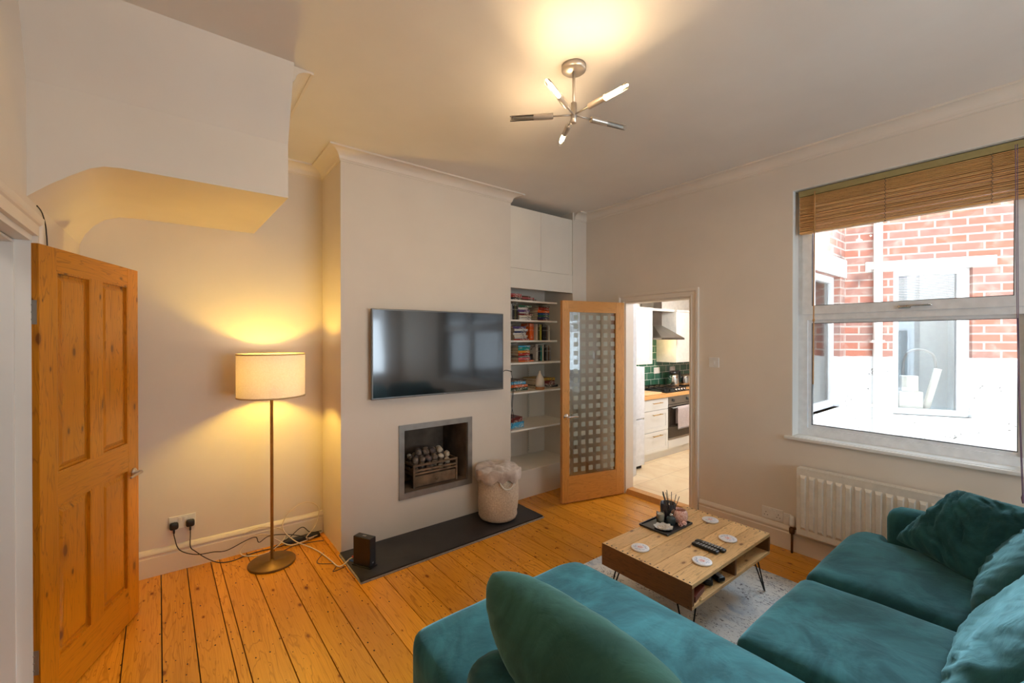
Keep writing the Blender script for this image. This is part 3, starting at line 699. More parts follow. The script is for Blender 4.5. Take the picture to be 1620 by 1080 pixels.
for yy in (1.12, .72, .245, -.3, -.75):
    b = B()
    for k in range(22): b.tube([(3.718, yy-.004+.008*(k % 2), 2.40+k*.0125), (3.716, yy+.004-.008*(k % 2), 2.4125+k*.0125)], .0014, 5, False)
    b.lathe([(.004, 0), (.004, .006)], (3.719, yy, 2.386), 8)
    put('ladder_cord', b, plain('grey ladder cord', srgb(120, 104, 84), .8), t)
b = B(); b.tube([(3.712, 1.118, 2.69), (3.708, 1.119, 2.2), (3.706, 1.123, 1.27)], .0045, 8); b.lathe([(.006, -.01), (.008, 0), (.006, .01)], (3.7075, 1.121, 1.74), 10); put('wand', b, plain('honey wood wand', srgb(196, 142, 78), .4), t, label='thin honey coloured tilt wand')
b = B(); b.tube([(3.708, .158, 2.69), (3.69, .150, 1.9), (3.65, .136, 1.2), (3.62, .122, .75)], .0018, 6); b.tube([(3.708, .150, 2.69), (3.69, .144, 1.9), (3.65, .132, 1.2), (3.62, .118, .75)], .0018, 6); b.lathe([(.003, -.03), (.008, 0), (.002, .025)], (3.62, .12, .74), 10); put('pull_cord', b, plain('violet grey pull cord', srgb(120, 96, 120), .8), t)
# radiator
t = thing('radiator', (3.62, .42, .168), 'white panel radiator on the wall below the window', 'radiator')
ry0, ry1, rz0, rz1 = -.36, 1.19, .168, .655
b = B(); b.box((3.600, ry0, rz0), (3.612, ry1, rz1), .005); b.box((3.655, ry0+.01, rz0+.01), (3.665, ry1-.01, rz1-.01), .004)
k = 0; y = ry1-.04
while y > ry0+.04:
    z0, z1 = rz0+.045, rz1-.045; x = 3.600; d = .011
    b.faces([(x, y-.019, z0), (x, y+.019, z0), (x, y+.019, z1), (x, y-.019, z1), (x-d, y-.012, z0+.02), (x-d, y+.012, z0+.02), (x-d, y+.012, z1-.02), (x-d, y-.012, z1-.02)], [(0, 1, 5, 4), (1, 2, 6, 5), (2, 3, 7, 6), (3, 0, 4, 7), (4, 5, 6, 7)]); y -= .0533
put('panel', b, 'cream_metal', t)
b = B(); b.box((3.598, ry0, rz1-.001), (3.667, ry1, rz1+.004), .001)
for i in range(60): yy = ry0+.02+i*(ry1-ry0-.04)/60; b.box((3.622, yy, rz1+.003), (3.648, yy+.01, rz1+.0055))
put('top_grille', b, 'cream_metal', t)
for q0, q1 in ((ry1-.001, ry1+.003), (ry0-.003, ry0+.001)): b = B(); b.box((3.599, q0, rz0+.003), (3.666, q1, rz1)); put('side_cover', b, 'cream_metal', t)
b = B(); b.lathe([(.008, 0), (.008, .17)], (3.64, 1.235, .0), 14); b.lathe([(.017, .145), (.019, .16), (.019, .185), (.012, .19)], (3.64, 1.235, 0), 16); b.tube([(3.64, 1.235, .19), (3.64, 1.2, .19)], .009, 10, False); b.lathe([(.013, .185), (.013, .2)], (3.64, 1.235, 0), 12)
put('valve', b, plain('tarnished copper valve', srgb(120, 84, 52), .4, .8, .3, 30), t, label='tarnished copper pipe and valve')
b = B(); b.lathe([(.017, .20), (.019, .215), (.018, .27), (.012, .278), (0, .279)], (3.64, 1.235, 0), 18); put('valve_head', b, 'whiteplastic', t)

# ================================================================= SOCKETS & SWITCHES
def socket(loc, n, label, w=.15, h=.09, switches=2, sock=2):
    """n: 'x' plate on the right wall facing -X, 'y' plate facing -Y"""
    t = thing('wall_socket' if sock else 'light_switch', loc, label, 'socket' if sock else 'light switch', rz=0 if n == 'y' else -pi/2)
    b = B(); b.box((-w/2, -.009, -h/2), (w/2, 0, h/2), .003); put('plate', b, 'whiteplastic', t, world=False)
    for s in range(switches):
        x = (-.016 if s == 0 else .016)*(1 if switches > 1 else 0)
        b = B(); b.box((x-.009, -.013, .008 if sock else -.013), (x+.009, -.008, .034 if sock else .013), .002); put('rocker', b, 'whiteplastic', t, world=False)
    if sock == 2:
        for sx in (-.044, .044):
            b = B()
            for dx, dz, ww, hh in ((0, .004, .004, .009), (-.011, -.018, .008, .004), (.011, -.018, .008, .004)): b.box((sx+dx-ww/2, -.0096, dz-hh/2), (sx+dx+ww/2, -.0085, dz+hh/2))
            put('pin_holes', b, 'black', t, world=False)
    return t
socket((XR, 1.387, .235), 'x', 'white double wall socket low on the wall right of the coffee table')
socket((XR, 1.282, .226), 'x', 'small white single outlet beside the radiator valve', .05, .085, 1, 0)
socket((XR, 1.853, 1.40), 'x', 'white light switch on the wall right of the kitchen doorway', .086, .086, 1, 0)
socket((.045, YB, .328), 'y', 'white double wall socket with two black plugs, left of the floor lamp')
for x, nm, pts in ((-.002, 'left', [(.0, 0, 0), (.002, -.002, -.07), (.03, -.02, -.16), (.12, -.03, -.215), (.22, -.05, -.22), (.30, -.045, -.235), (.42, -.06, -.19), (.48, -.06, -.185), (.50, -.07, -.225), (.57, -.06, -.20), (.70, -.05, -.23), (.80, -.06, -.27), (.84, -.09, -.295)]),
                   (.088, 'right', [(0, 0, 0), (0, -.005, -.08), (0, -.01, -.16), (.03, -.015, -.20), (.09, -.03, -.26), (.16, -.06, -.30), (.24, -.08, -.306), (.33, -.05, -.306), (.42, -.04, -.306), (.52, -.05, -.306), (.62, -.05, -.304), (.75, -.07, -.30)])):
    t = thing('power_plug', (x, YB-.012, .31), f'black plug and dark lead in the {nm} half of the socket by the lamp', 'plug', rz=0)
    b = B(); b.soft((0, -.018, .005), (.05, .034, .05), .014, 5); b.tube([(0, -.018, -.015), (0, -.018, -.045)], .006, 8, False); put('plug_body', b, 'black', t, world=False)
    b = B(); b.tube([(p[0], p[1]-.018, p[2]-.04 if i == 0 else p[2]) for i, p in enumerate(pts)], .0032, 7); put('lead', b, 'cord_black', t, world=False)

# ================================================================= FLOOR LAMP
LX, LY = .549, 3.478
t = thing('floor_lamp', (LX, LY, 0), 'tall brass floor lamp with a lit cream drum shade in the left alcove', 'floor lamp')
b = B(); b.lathe([(.150, 0), (.152, .003), (.152, .014), (.149, .017), (.014, .019), (.014, .03), (0, .031)], seg=64); put('base', b, 'bronze_base', t, world=False)
b = B(); b.lathe([(.0105, .018), (.0105, 1.33), (.018, 1.332), (.018, 1.38), (0, 1.381)], seg=20); put('pole', b, 'brass', t, world=False)
SR, SZ0, SZ1 = .216, 1.192, 1.50
b = B(); b.lathe([(SR, SZ0+.008), (SR, SZ1-.008)], seg=72, cap=False); sh = put('lamp_shade', b, 'shade', t, world=False)
b = B()
for z in (SZ0, SZ1-.010):
    b = B(); b.lathe([(SR+.0015, z), (SR+.0015, z+.010), (SR-.003, z+.010), (SR-.003, z), (SR+.0015, z)], seg=72, cap=False)
    put('shade_trim', b, plain('beige shade binding', srgb(206, 178, 134), .8), sh, world=False)
b = B()
for a in (0, 2*pi/3, 4*pi/3): b.tube([(.02*cos(a), .02*sin(a), 1.345), ((SR-.003)*cos(a), (SR-.003)*sin(a), 1.2)], .002, 6, False)
put('shade_spider', b, 'brass', sh, world=False)
b = B(); b.lathe([(.012, 1.38), (.014, 1.39), (.028, 1.42), (.030, 1.445), (.02, 1.468), (0, 1.474)], seg=20); put('bulb', b, 'bulb', t, world=False)
lb = light('floor_lamp_light', 'POINT', (LX, LY, 1.35), LAMP_W, (1, .65, .11), size=.035); 
# ================================================================= PENDANT
PX, PY, PZ = 1.617, 1.545, 2.75
t = thing('ceiling_lamp', (PX, PY, PZ), 'satin nickel five-armed ceiling lamp, three of its tubes lit', 'ceiling lamp')
b = B(); b.lathe([(.062, .25), (.062, .228), (.055, .222), (0, .221)][::-1], seg=40); put('ceiling_rose', b, 'nickel', t, world=False)
b = B(); b.lathe([(.0, .224), (.007, .222), (.007, .03)], seg=14); b.lathe([(.015, .06), (.015, -.04), (.012, -.042), (0, -.042)], seg=20); put('stem', b, 'nickel', t, world=False)
for a, lit, tw in ((203, 1, 75), (-90, 1, -75), (58, 1, 80), (135, 0, 10), (-14, 0, 10)):
    r = radians(a); m = Matrix.Rotation(r, 4, 'Z') @ Matrix.Rotation(pi/2, 4, 'Y')   # local z -> outward
    b = B(); b.lathe([(.0045, .01), (.0045, .11)], seg=10, m=m); b.lathe([(.0145, .105), (.0155, .108), (.0155, .205)], seg=24, m=m, cap=False); b.lathe([(0, .106), (.0145, .106)], seg=24, m=m, cap=False)
    # half shell continuing over the tube
    seg = 14; vs = []; fs = []
    for i in range(seg+1):
        aa = pi*(.08+.84*i/seg)+radians(tw)
        for z in (.205, .325): vs.append(m @ Vector((-.0158*sin(aa), .0158*cos(aa), z)))
    for i in range(seg): fs.append((2*i, 2*i+2, 2*i+3, 2*i+1))
    b.faces(vs, fs, True)
    arm = put('arm', b, 'nickel', t, world=False)
    b = B(); b.lathe([(.0135, .2), (.0135, .328), (.012, .33)], seg=20, m=m, cap=False); put('glass_tube', b, 'clearglass', arm, world=False)
    b = B(); b.lathe([(0, .19), (.008, .19), (.009, .21), (.009, .30), (.006, .312), (0, .315)], seg=14, m=m); put('bulb', b, 'bulb' if lit else 'bulb_off', arm, world=False, label='glowing warm bulb' if lit else 'unlit bulb')
    if lit:
        p = Vector((PX, PY, PZ)) + Matrix.Rotation(r, 3, 'Z') @ Vector((.26, 0, -.002)); l = light('bulb_light', 'POINT', p, BULB_W*.33, (1, .69, .39), size=.0125)

# ================================================================= TELEVISION
TX0, TX1, TZ0, TZ1, TY = 1.181, 2.409, 1.136, 1.837, 3.21
t = thing('television', ((TX0+TX1)/2, TY, TZ0), 'large flat black television on the chimney breast', 'television'); tv = t
b = B(); b.box((TX0, TY, TZ0), (TX1, TY+.028, TZ1), .006); put('casing', b, 'bezel', t)
b = B(); b.box((TX0+.010, TY-.002, TZ0+.014), (TX1-.010, TY+.001, TZ1-.010), .001); put('screen', b, 'screen', t)
b = B(); b.box((TX0+.3, TY+.028, TZ0+.12), (TX1-.3, TY+.05, TZ1-.15), .01); b.box((TX0+.45, TY+.05, TZ0+.25), (TX1-.45, YC-.006, TZ1-.25)); put('wall_bracket', b, 'black', t)
b = B(); b.box((1.79, TY-.0035, TZ0+.004), (1.815, TY+.001, TZ0+.010), .001); put('badge', b, 'greyplastic', t)
b = B(); b.tube([(TX1-.05, TY+.045, 1.30), (TX1+.03, TY+.05, 1.29), (2.50, YC-.012, 1.305), (2.565, YC-.010, 1.29), (2.582, YC+.004, 1.285), (2.585, 3.34, 1.29), (2.585, 3.40, 1.30), (2.60, 3.47, 1.25), (2.605, 3.48, 1.12)], .003, 6)
b.tube([(2.595, 3.335, 1.24), (2.61, 3.315, 1.10), (2.60, 3.312, .95), (2.625, 3.31, .82), (2.61, 3.33, .73)], .0025, 6)
b.tube([(2.60, 3.33, 1.30), (2.625, 3.312, 1.14), (2.61, 3.311, 1.0), (2.60, 3.31, .9), (2.60, 3.33, .735)], .0025, 6)
tv.rotation_euler.z = radians(-1.6)
single('television_cable', b, 'cord_black', 'thin black cables trailing from the television into the shelves', 'cable', loc=(2.5, 3.3, 1.3))

# ================================================================= FIREPLACE
t = thing('fireplace', ((FX0+FX1)/2, YC, .30), 'steel framed fire opening set into the chimney breast', 'fireplace')
b = B(); o0, o1, z0, z1 = 1.423, 2.119, .300, .903
b.ring('y', YC-.012, YC-.0005, (o0, o1, z0, z1), (FX0, FX1, FZ0, FZ1))
for a_, c_ in (((FX0-.003, YC-.006, FZ0), (FX0+.001, YC+.05, FZ1)), ((FX1-.001, YC-.006, FZ0), (FX1+.003, YC+.05, FZ1))): b.box(a_, c_)
put('frame', b, 'steel', t)
b = B(); yb = 3.70
b.faces([(FX0, YC, FZ0), (FX1, YC, FZ0), (FX1-.02, yb, FZ0), (FX0+.02, yb, FZ0), (FX0, YC, FZ1), (FX1, YC, FZ1), (FX1-.02, yb, FZ1), (FX0+.02, yb, FZ1)], [(3, 2, 6, 7), (0, 1, 2, 3), (4, 7, 6, 5), (0, 3, 7, 4), (1, 5, 6, 2)])
put('firebox', b, 'soot', t)
t = thing('fire_grate', (1.79, 3.45, FZ0), 'rusty iron grate basket standing in the fireplace', 'fire grate')
gx0, gx1, gy0, gy1, gz0, gz1 = 1.572, 2.0, 3.335, 3.60, FZ0, .545
for x in (gx0, gx1-.018):
    for y in (gy0, gy1-.018): b = B(); b.box((x, y, gz0), (x+.018, y+.018, gz1), .002); put('post', b, 'iron', t)
for z in (gz1-.018, gz1-.062, gz1-.088):
    b = B(); b.box((gx0+.002, gy0+.001, z), (gx1-.002, gy0+.015, z+.016), .002); b.box((gx0+.002, gy1-.015, z), (gx1-.002, gy1-.001, z+.016), .002); b.box((gx0+.001, gy0+.002, z), (gx0+.015, gy1-.002, z+.016), .002); b.box((gx1-.015, gy0+.002, z), (gx1-.001, gy1-.002, z+.016), .002)
    put('rail', b, 'iron', t)
b = B(); b.box((gx0+.02, gy0+.006, gz0+.008), (gx1-.02, gy0+.016, gz0+.095), .002); d = put('ash_drawer', b, 'iron', t)
b = B(); b.lathe([(.004, 0), (.004, .01), (.010, .014), (.011, .02), (0, .025)], m=Matrix.Translation((1.79, gy0+.006, gz0+.05)) @ Matrix.Rotation(pi/2, 4, 'X'), seg=14); put('knob', b, 'iron', d)
b = B(); b.box((gx0+.015, gy0+.02, gz0+.088), (gx1-.015, gy1-.02, gz0+.096)); b.box((gx0+.02, gy1-.03, gz0), (gx1-.02, gy1-.02, gz0+.09)); put('tray', b, 'iron', t)
stone_mats = [plain('cream stone', srgb(216, 200, 176), .6, 0, .12, 30), plain('mottled brown stone', srgb(150, 130, 114), .65, 0, .35, 26), plain('dark grey stone', srgb(116, 102, 98), .6, 0, .3, 26)]
snm = ['pale cream pebble in the fire grate', 'mottled brown pebble in the fire grate', 'dark grey pebble in the fire grate']
meshes = []
for k in range(3):
    bm = bmesh.new(); bmesh.ops.create_icosphere(bm, subdivisions=3, radius=.036)
    for v in bm.verts: v.co *= 1+.22*noise.noise(v.co*30+Vector((k*9, 0, 0))); v.co.z *= .8
    for f in bm.faces: f.smooth = True
    me = bpy.data.meshes.new('pebble'); bm.to_mesh(me); bm.free(); meshes.append(me)
rs = random.Random(3); pb = []
for lay in range(4):
    zz = gz0+.125+lay*.046; nx = 6-(lay > 2)*2; ny = 4-(lay > 2)*2
    for i in range(nx):
        for j in range(ny):
            sh_ = lay > 2
            x = gx0+.05+(.055 if sh_ else 0)+(i+.5*(j % 2)*.6)*(gx1-gx0-.1-(.1 if sh_ else 0))/(nx-.6); y = gy0+.062+(.05 if sh_ else 0)+j*(gy1-gy0-.115-(.1 if sh_ else 0))/max(1, ny-1)
            pb.append((x+rs.uniform(-.006, .006), y+rs.uniform(-.006, .006), zz+rs.uniform(-.004, .004)))
for i, p in enumerate(pb):
    k = rs.choice((0, 1, 1, 2)) if p[2] > gz0+.14 else rs.choice((0, 1, 2))
    me = meshes[k]
    if not me.materials: me.materials.append(stone_mats[k])
    o = bpy.data.objects.new('pebble', me); COL.objects.link(o); o.location = p; o.rotation_euler = (rs.random()*.6, rs.random()*.6, rs.random()*6); q = rs.uniform(.72, .94); o.scale = (q, q*rs.uniform(.85, 1), q)
    o['label'] = snm[k]; o['category'] = 'pebble'; o['group'] = ('cream', 'brown', 'grey')[k]+' pebbles heaped in the fire grate'
# hearth slab
b = B(); b.prism([(.965, 2.82), (2.60, 2.86), (2.60, YC+.02), (.965, YC)], 'z', .004, .022); t = thing('hearth', (1.8, 3.05, 0), 'long black slate hearth slab under the fireplace', 'hearth')
put('slab', b, 'slate', t)
b = B(); b.prism([(.957, 2.812), (2.606, 2.852), (2.606, 2.90), (.957, 2.86)], 'z', 0, .010); b.prism([(.955, 2.815), (.972, 2.815), (.972, YC-.002), (.955, YC-.002)], 'z', 0, .010); put('edging', b, 'mortar', t, label='rough pale mortar edging')

# ================================================================= BASKET, BLANKET, ROUTER
t = thing('woven_basket', (2.262, 3.078, .022), 'tall round oatmeal woven basket on the slate hearth', 'basket')
prof = [(.0, .0), (.13, .002), (.158, .012), (.172, .04), (.170, .075), (.176, .09), (.182, .17), (.181, .27), (.172, .38), (.168, .405), (.160, .405), (.164, .27), (.165, .05), (0, .02)]
b = B(); b.lathe(prof, seg=56)
for v in b.bm.verts: v.co += Vector((v.co.x, v.co.y, 0))*noise.noise(v.co*6)*.05
put('body', b, 'basket', t, world=False)
for a in (-101, 79):
    r = radians(a); m = Matrix.Rotation(r, 3, 'Z')
    b = B(); b.tube([m @ Vector(q) for q in ((.170, -.065, .385), (.186, -.06, .345), (.194, -.03, .312), (.196, 0, .304), (.194, .03, .312), (.186, .06, .345), (.170, .065, .385))], .0075, 8); put('handle', b, 'pot_white', t, world=False)
b = B(); seg = 72; rings = 22; vs = []
for i in range(rings+1):
    f = i/rings
    for k in range(seg):
        a = 2*pi*k/seg
        if f < .7:
            rr = .198*f/.7; z = .455-.02*(f/.7)**4
        else:
            g = (f-.7)/.3; rr = .198+.006*sin(pi*g); z = .435-.085*g
        w = noise.noise(Vector((cos(a)*rr*8, sin(a)*rr*8, 1.3+f)))*.030 + .040*abs(noise.noise(Vector((cos(a)*rr*12, sin(a)*rr*12, 5))))
        ra = noise.noise(Vector((cos(a)*2.6, sin(a)*2.6, f*2)))*.014*f
        if f > .85: z += noise.noise(Vector((cos(a)*3, sin(a)*3, 8)))*.05*(f-.85)/.15
        vs.append(((rr+ra)*cos(a), (rr+ra)*sin(a), z+w*(1 if f < .8 else .5)))
b.faces(vs, [(i*seg+k, i*seg+(k+1) % seg, (i+1)*seg+(k+1) % seg, (i+1)*seg+k) for i in range(rings) for k in range(seg)], True)
bmesh.ops.remove_doubles(b.bm, verts=b.bm.verts[:], dist=1e-5)
single('fleece_blanket', b, 'fleece', 'crumpled taupe fleece blanket stuffed into the woven basket', 'blanket', loc=(2.262, 3.078, .022), world=False)
t = thing('router', (1.010, 3.066, .022), 'upright black router box on the left end of the hearth', 'router', rz=radians(-62))
b = B(); b.box((-.0, -.03, .008), (.15, .03, .205), .006); put('case', b, 'black', t, world=False)
b = B(); b.box((-.008, -.036, 0), (.158, .036, .008), .003); put('stand', b, 'black', t, world=False)
b = B(); b.box((.06, -.008, .2045), (.09, .008, .2065), .001); b.box((.149, -.006, .03), (.151, .006, .038)); put('light_strip', b, 'greyplastic', t, world=False)
b = B(); b.box((-.05, .02, .012), (-.008, .03, .022), .002); b.box((-.05, -.02, .012), (-.008, -.01, .022), .002); put('ethernet_plug', b, ['bluep'], t, world=False, label='blue network plug')
b = B(); b.box((-.04, -.004, .03), (-.0, .006, .042), .002); put('ethernet_plug', b, ['redp'], t, world=False, label='red network plug')

# ================================================================= SOFA
t = thing('corner_sofa', (2.0, .4, 0), 'large teal velvet corner sofa with a chaise on its left', 'sofa')
V = 'velvet'
b = B(); b.soft((1.19, .66, .125), (.95, 1.86, .17), .04, 8); put('chaise_base', b, V, t)
b = B(); b.soft((2.48, .14, .145), (1.76, .98, .21), .04, 8); put('base', b, V, t)
def ch(p):
    # the chaise end bulges and its corners round off
    q = p.copy()
    ex = abs(q.x-1.21)/.51; ey = max(0, (q.y-1.25)/.37)
    if ex > .72 and ey > .2: q.y -= .055*((ex-.72)/.28)**2*ey**2; q.x -= math.copysign(.03, q.x-1.21)*((ex-.72)/.28)**2*ey**3
    return q
b = B(); b.soft((1.21, .77, .315), (1.02, 1.72, .24), .062, 22, .035, .006, 5, ch); ca = put('chaise_cushion', b, V, t)
b = B(); b.tube([(.712, -.05, .21), (.708, .9, .205), (.716, 1.5, .205), (.76, 1.60, .205), (1.2, 1.622, .20), (1.64, 1.60, .205), (1.705, 1.5, .205)], .004, 6); put('seam', b, V, ca)
def tee(p):
    q = p.copy()
    if q.x > 3.0 and q.y > .63: k = min(1, (q.x-3.0)/.2)*min(1, (q.y-.63)/.04); q.x += .14*k
    if q.y > .6 and q.x > 3.1: q.y -= .05*((q.x-3.1)/.24)**2
    return q
b = B(); b.soft((2.073, .33, .34), (.735, .92, .22), .065, 20, .04, .006, 5); put('seat_cushion', b, V, t)
b = B(); b.soft((2.825, .33, .34), (.745, .92, .22), .065, 24, .045, .006, 5, tee); put('seat_cushion', b, V, t)
b = B(); b.soft((3.295, .17, .35), (.17, .90, .56), .075, 12, .01, .003); b.mi = 0; put('arm', b, V, t)
b = B(); b.soft((.775, .44, .36), (.19, 1.41, .53), .08, 12, .01, .003); put('arm', b, V, t)
b = B(); b.soft((2.03, -.37, .42), (2.70, .22, .74), .09, 14, .01); put('backrest', b, V, t)
for x0, x1, sd in ((2.435, 3.19, 2), (1.66, 2.425, 5), (.90, 1.65, 9)):
    b = B()
    b.pillow((x1, .175, .43), (x0, .175, .43), (x0+.01, -.15, .90), (x1-.01, -.15, .90), .26, 60, -.02, .011, sd, .42, 3.5, fold=.42)
    put('back_cushion', b, V, t)
for x, y in ((.78, 1.5), (1.6, 1.5), (3.28, .5), (3.28, -.4), (.78, -.4)):
    b = B(); b.lathe([(.022, 0), (.028, .045)], (x, y, 0), 14); put('foot', b, 'black', t)
# loose cushions
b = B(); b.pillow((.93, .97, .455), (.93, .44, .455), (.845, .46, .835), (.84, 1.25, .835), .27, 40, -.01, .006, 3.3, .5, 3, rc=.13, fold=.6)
single('scatter_cushion', b, 'velvet_shaded', 'big shaded green velvet cushion upright on the near arm of the chaise', 'cushion', loc=(.86, .8, .45), group='loose velvet cushions on the sofa')
b = B(); b.pillow((2.86, .235, .485), (3.15, .57, .485), (3.21, .33, .825), (2.98, -.03, .845), .17, 60, .06, .011, 7.1, .5, 2.3, fold=.9)
single('scatter_cushion', b, 'velvet', 'teal velvet cushion leaning in the corner by the radiator', 'cushion', loc=(3.05, .3, .48), group='loose velvet cushions on the sofa')

# ================================================================= RUG, COFFEE TABLE
b = B(); b.soft((2.47, 1.22, .005), (1.46, 1.72, .010), .004, 10)
single('rug', b, 'rug', 'pale grey distressed rug under the coffee table', 'rug', loc=(2.47, 1.22, 0))
TX0, TX1, TY0, TY1, TB, TT = 2.015, 2.945, 1.12, 1.69, .254, .381
t = thing('coffee_table', ((TX0+TX1)/2, (TY0+TY1)/2, .01), 'pallet board coffee table on black hairpin legs', 'coffee table')
def boards(z0, z1, n, gap=.0015):
    b = B(); pid = b.bm.verts.layers.float.new('pid'); w = (TY1-TY0)/n
    for i in range(n):
        k = len(b.bm.verts); b.box((TX0, TY0+i*w+gap, z0), (TX1, TY0+(i+1)*w-gap, z1), .0015); b.bm.verts.ensure_lookup_table(); q = random.random()
        for v in b.bm.verts[k:]: v[pid] = q
    return b
put('tabletop', boards(TT-.02, TT, 5), 'pallet', t)
b = B()
for i in range(5):
    for k in (.022, .055, .09):
        for x in (TX0+.016, TX1-.016): b.lathe([(.0052, 0), (.0052, .0006), (0, .0007)], (x, TY0+i*.114+k, TT), 8)
put('nail_head', b, 'black', t, kind='stuff')
put('shelf', boards(TB, TB+.018, 4), 'pallet', t)
for x in (TX0, TX1-.02): b = B(); b.box((x, TY0+.001, TB+.018), (x+.02, TY1-.001, TT-.02)); put('side_panel', b, 'pallet_dark', t, label='dark stained end board')
b = B(); b.box((TX0-.0015, TY0, TB), (TX0, TY1, TT-.0), 0); put('side_panel', b, 'pallet_dark', t, label='dark stained end board')
b = B(); b.box((2.475, TY0+.002, TB+.018), (2.493, TY1-.002, TT-.02)); put('divider', b, 'pallet_dark', t)
for sx, sy in ((-1, -1), (1, -1), (-1, 1), (1, 1)):
    cx = (TX0+.07) if sx < 0 else (TX1-.07); cy = (TY0+.07) if sy < 0 else (TY1-.07)
    fx_, fy_ = cx+sx*.055, cy+sy*.045; z0 = .010
    b = B(); b.box((cx-.05, cy-.05, TB-.004), (cx+.05, cy+.05, TB))
    b.tube([(cx+sx*.035, cy-sy*.035, TB-.003), (fx_+sx*.002, fy_-sy*.006, z0+.008), (fx_, fy_, z0+.0045), (fx_-sx*.006, fy_+sy*.002, z0+.008), (cx-sx*.035, cy+sy*.035, TB-.003)], .0042, 8, False)
    put('leg', b, 'blackmetal', t)
# things on the table
zt = TT+.001
t = thing('tray', (2.538, 1.594, zt), 'rectangular dark slate tray on the coffee table', 'tray')
b = B(); b.box((-.143, -.102, 0), (.143, .102, .006), .002)
b.ring('z', .003, .013, (-.145, .145, -.104, .104), (-.137, .137, -.096, .096))
put('base', b, 'slate', t, world=False)
zz = zt+.0065
t = thing('candle', (2.530, 1.628, zz), 'pale cream candle in a clear glass on the slate tray', 'candle')
b = B(); b.lathe([(0, .002), (.024, .002), (.025, .058), (.019, .062), (.017, .05), (0, .05)], seg=28); put('wax', b, 'candle', t, world=False)
b = B(); b.lathe([(.0265, 0), (.0275, .068)], seg=28, cap=False); put('glass', b, 'clearglass', t, world=False)
t = thing('candle_jar', (2.642, 1.643, zz), 'large dark smoked glass candle jar at the back of the tray', 'candle jar')
b = B(); b.lathe([(0, 0), (.048, 0), (.050, .005), (.050, .100), (.047, .100), (.046, .055), (0, .055)], seg=36); put('jar', b, 'smoked', t, world=False)
t = thing('reed_diffuser', (2.562, 1.572, zz), 'small blue grey glass bottle holding black reeds on the tray', 'reed diffuser')
b = B(); b.lathe([(0, 0), (.027, 0), (.030, .004), (.030, .038), (.024, .048), (.011, .052), (.010, .062)], seg=30, cap=False); put('bottle', b, 'slateglass', t, world=False)
b = B(); b.lathe([(.0125, .054), (.0125, .068), (.008, .069), (.008, .06)], seg=20); put('collar', b, 'chrome', t, world=False)
for k, (dx, dy, L) in enumerate(((-.050, .03, .2), (-.035, .035, .205), (-.028, .02, .2), (-.06, .01, .165), (.03, .05, .20), (.055, .03, .19), (.06, -.0, .18), (.075, -.015, .175), (-.02, .05, .2))):
    b = B(); b.tube([(-dx*.12, -dy*.12, .01), (dx, dy, math.sqrt(L*L-dx*dx-dy*dy)+.012)], .0022, 6, False); put('reed', b, 'black', t, world=False)
t = thing('tealight_holder', (2.645, 1.560, zz), 'round pink crackle glass candle holder on the tray', 'candle holder')
b = B(); b.lathe([(0, 0), (.036, 0), (.049, .014), (.053, .038), (.049, .064), (.040, .080), (.037, .080), (.045, .06), (.047, .03), (0, .01)], seg=40)
for v in b.bm.verts: v.co *= 1+.05*noise.noise(v.co*90)
put('bowl', b, 'pinkglass', t, world=False)
b = B(); seg = 60; vs = []; fs = []
for i, f in enumerate((0, .25, .5, .75, .92, 1)):
    for k in range(seg):
        a = 2*pi*k/seg; r = (.060+.004*sin(a*9)+.002*sin(a*14))*f; vs.append((r*cos(a)*.95, r*sin(a)*.95, .004+.010*f**3+.002*sin(a*9)*f**4))
for i in range(5):
    for k in range(seg): fs.append((i*seg+k, i*seg+(k+1) % seg, (i+1)*seg+(k+1) % seg, (i+1)*seg+k))
vs += [(x, y, z-.004) for x, y, z in vs]; m_ = 6*seg; fs += [tuple(m_+q for q in f)[::-1] for f in fs]
b.faces(vs, fs, True)
t = thing('trinket_dish', (2.466, 1.566, zz), 'white scalloped dish on the near left of the tray', 'dish', rz=radians(-15)); put('dish', b, 'shell', t, world=False)
b = B(); b.lathe([(.034, .0085), (.030, .0092), (0, .0092)], seg=20)
for v in b.bm.verts: v.co.x *= 1.2
put('glaze', b, 'agate', t, world=False)
for x, y, lab in ((2.580, 1.515, 'amber crystal lump at the near edge of the tray'), (2.612, 1.508, 'small pink quartz lump at the near edge of the tray')):
    bm = bmesh.new(); bmesh.ops.create_icosphere(bm, subdivisions=2, radius=.017)
    for v in bm.verts: v.co *= 1+.35*noise.noise(v.co*60+Vector((x*9, 0, 0))); v.co.z = max(v.co.z, -.011)*.9
    b = B(); b.bm = bm; single('crystal', b, 'amber' if 'amber' in lab else 'pinkglass', lab, 'crystal', loc=(x, y, zz+.011), world=False)
for x, y, rz, lab in ((2.133, 1.505, .3, 'round white coaster alone at the left end of the coffee table'), (2.832, 1.447, 1, 'round white coaster nearest the kitchen doorway on the table'), (2.650, 1.245, 2, 'round white coaster right of the remote controls'), (2.270, 1.205, 3, 'round bluish patterned coaster at the front edge of the table')):
    b = B(); b.lathe([(0, 0), (.048, 0), (.051, .002), (.051, .008), (.049, .0095), (0, .0095)], seg=48); single('coaster', b, 'coaster', lab, 'coaster', loc=(x, y, zt), world=False, group='round white coasters on the coffee table', rz=rz)
